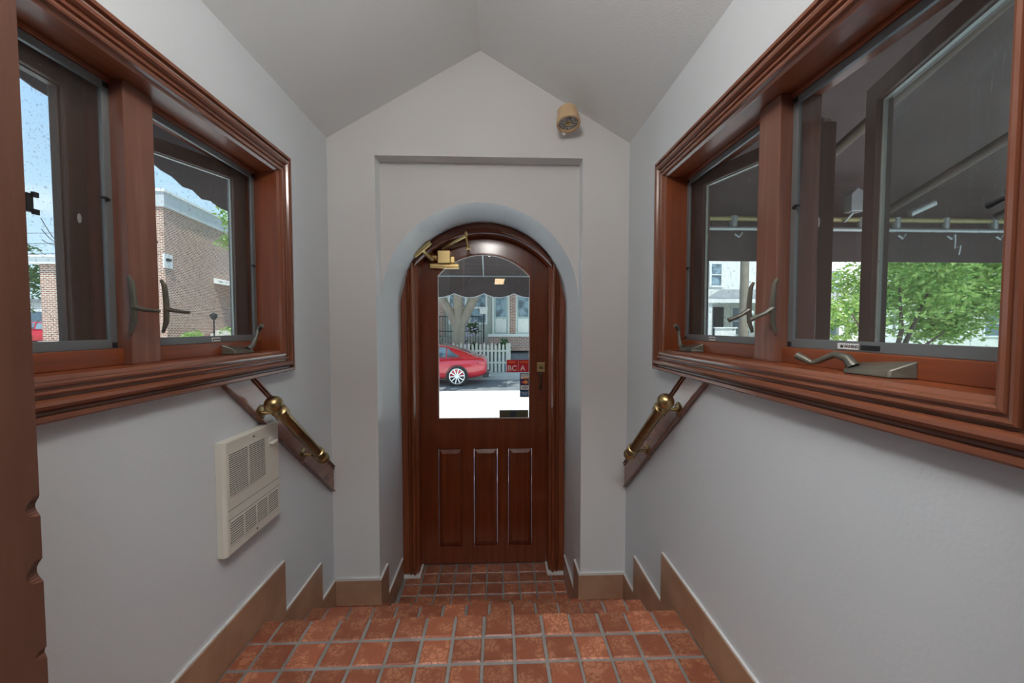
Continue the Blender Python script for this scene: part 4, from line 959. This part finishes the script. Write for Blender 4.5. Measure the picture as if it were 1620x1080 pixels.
mb = MB(); mb.prism([(14.3, 15.0, -.1), (17.4, 15.0, -.1), (17.4, 15.0, 1.15), (15.3, 15.0, 1.22), (14.6, 15.0, .7), (14.3, 15.0, .6)], (0, 1.6, 0)); mb.build('van_body', 'white_wall', vn, .05)
for x in (14.9, 16.8):
    MB().lathe([(0, .12), (.26, .12), (.32, .10), (.32, -.06), (0, -.06)], (x, 15.02, -.04), (0, -1, 0), 28).build('tyre', 'tyre', vn, smooth=True)
MB().prism([(14.75, 14.99, .72), (15.25, 14.99, .75), (15.32, 14.99, 1.10), (15.28, 14.99, 1.12)], (0, -.012, 0)).build('side_window', 'window_glass', vn)
up = thing('utility_pole', 'grey-blue utility pole in front of the white house', 'pole')
MB().tube([(9.55, 14.9, -.5), (9.55, 14.9, 8.5)], [.17, .13], 14).build('pole_shaft', 'bark', up, smooth=True)
MB().tube([(9.0, 14.9, 7.9), (10.1, 14.9, 7.9)], .05, 8).build('cross_arm', 'bark', up)

# ---------------------------------------------------------------- left side: brick buildings
def rotz(pts, o, a): return Matrix.Translation(o) @ Matrix.Rotation(a, 4, 'Z')
bk = thing('brick_hall', 'tall pink-brown brick building with grey parapet and small side porch', 'building', (-15.5, 19.0, 0), (0, 0, math.radians(8)))
B('brick_walls', 'brick', bk, -3.0, 0, 0, 16, .0, 7.05)
mb = MB(); mb.box(-3.1, .10, -.10, 16.1, 7.05, 7.72); mb.build('parapet_band', 'grey_coping', bk)
mb = MB(); mb.box(-3.2, .18, -.18, 16.2, 7.72, 7.84); mb.build('coping_edge', 'white_trim', bk)
B('side_door', 'white_trim', bk, 0, .06, 7.2, 8.2, 1.3, 3.5)
wl = B('wall_lantern', 'black', bk, .0, .16, -.0, .22, 4.55, 4.68, bevel=.01); B('lantern_plate', 'white_trim', wl, -.01, .05, -.12, .45, 4.25, 4.9)
pc = thing('entrance_porch', 'white-roofed side porch with slim column against the brick wall', 'porch', (-15.5, 19.0, 0), (0, 0, math.radians(8)))
mb = MB(); mb.prism([(.02, 3.9, 3.95), (1.25, 3.9, 3.75), (1.25, 3.9, 3.90), (.02, 3.9, 4.25)], (0, 4.6, 0)); mb.build('porch_roof', 'white_trim', pc)
for y in (4.1, 8.2): B('porch_column', 'white_trim', pc, 1.02, 1.16, y, y + .14, 1.30, 3.76)
for k in range(5): B('step', 'concrete', pc, .06, 1.6, 2.4 + k * .32, 4.05, .4 + k * .18, .58 + k * .18)
B('porch_slab', 'concrete', pc, .02, 1.6, 4.05, 8.4, .4, 1.30)
mb = MB(); mb.tube([(1.55, 2.5, 1.45), (1.55, 4.0, 2.25), (1.55, 5.5, 2.25)], .025, 8)
for y, z in ((2.5, 1.45), (4.0, 2.25), (5.5, 2.25)): mb.tube([(1.55, y, z - .9), (1.55, y, z)], .02, 8)
mb.build('railing', 'iron', pc)
ll = thing('lamp_post', 'short black post lamp with round head beside the porch steps', 'lamp')
MB().tube([(-14.2, 20.2, .3), (-14.2, 20.2, 1.85)], .035, 10).build('pole_shaft', 'iron', ll)
mb = MB(); mb.lathe([(0, 0), (.08, .0), (.17, .16), (.15, .28), (0, .34)], (-14.2, 20.2, 1.85), (0, 0, 1), 20); mb.build('lamp_head', 'iron', ll, smooth=True)
for i, (x, y, r) in enumerate(((-13.5, 20.6, .7), (-14.6, 19.2, .5))):
    hb = thing('porch_shrub', ('light green shrub in front of the brick building steps', 'small green shrub at the foot of the short black post lamp')[i], 'shrub'); leaf_obj('foliage', 'leaf', hb, [((x, y, .95), r, 700, .07, .8)], 60 + i)
bt = thing('corner_tree', 'leafy tree branch showing at the right end of the brick building', 'tree')
tube_tree(bt, [([(-13.6, 25.5, .0), (-13.7, 25.5, 3.5), (-13.9, 25.4, 6)], [.22, .18, .08])])
leaf_obj('crown', 'leaf', bt, [((-13.8, 22.4, 6.9), 1.7, 1700, .13, .8)], 66)
gp = thing('brick_gatepost_building', 'low brick building with white cornice and white door panel left of the brick hall', 'building')
B('brick_walls', 'brick', gp, -19.45, -18.85, 17.5, 18.2, .0, 4.15); B('cornice', 'white_trim', gp, -19.75, -18.4, 17.3, 18.3, 4.15, 4.42); B('coping', 'white_trim', gp, -19.85, -18.35, 17.2, 18.35, 4.42, 4.50)
B('white_door_panel', 'white_wall', gp, -18.85, -18.5, 17.6, 18.1, .0, 4.15)
gb = thing('white_garage', 'white garage beyond the red car and the trees', 'building')
B('garage_wall', 'white_wall', gb, -44, -30, 36, 42, .4, 3.6); B('garage_roof', 'grey_roof', gb, -44.3, -29.7, 35.7, 42.3, 3.6, 3.9); B('garage_door', 'window_glass', gb, -41, -37, 35.9, 36, .5, 2.8)
for i, (x, y, z, r) in enumerate(((-39.5, 30, 4.2, 2.2), (-33.8, 28.5, 4.8, 2.4))):
    tt = thing('background_tree', ('dark green tree beside the low brick building, left one of the pair', 'feathery green tree rising above the low brick building')[i], 'tree')
    tube_tree(tt, [([(x, y, .3), (x, y, z)], [.25, .12])]); leaf_obj('crown', 'leaf_dark', tt, [((x, y, z), r, 2600, .18, 1.1)], 80 + i)
wp = thing('wire_pole', 'distant wooden utility pole with drooping wires', 'pole')
MB().tube([(-29.5, 28.5, .3), (-29.5, 28.5, 8.2)], .14, 10).build('pole_shaft', 'bark', wp)
mb = MB()
for k in range(3):
    p = [(-29.5 + (-16 * u), 28.5 - 6 * u, 8.0 - k * .7 - 3 * u * (1 - u) + u * .6) for u in [i / 14 for i in range(15)]]; mb.tube(p, .018, 6)
    p = [(-29.5 + 8 * u, 28.5 - 9 * u, 8.0 - k * .5 - 2.0 * u * (1 - u) - u * (2.4 - k)) for u in [i / 14 for i in range(15)]]; mb.tube(p, .018, 6)
mb.build('wires', 'iron', wp)
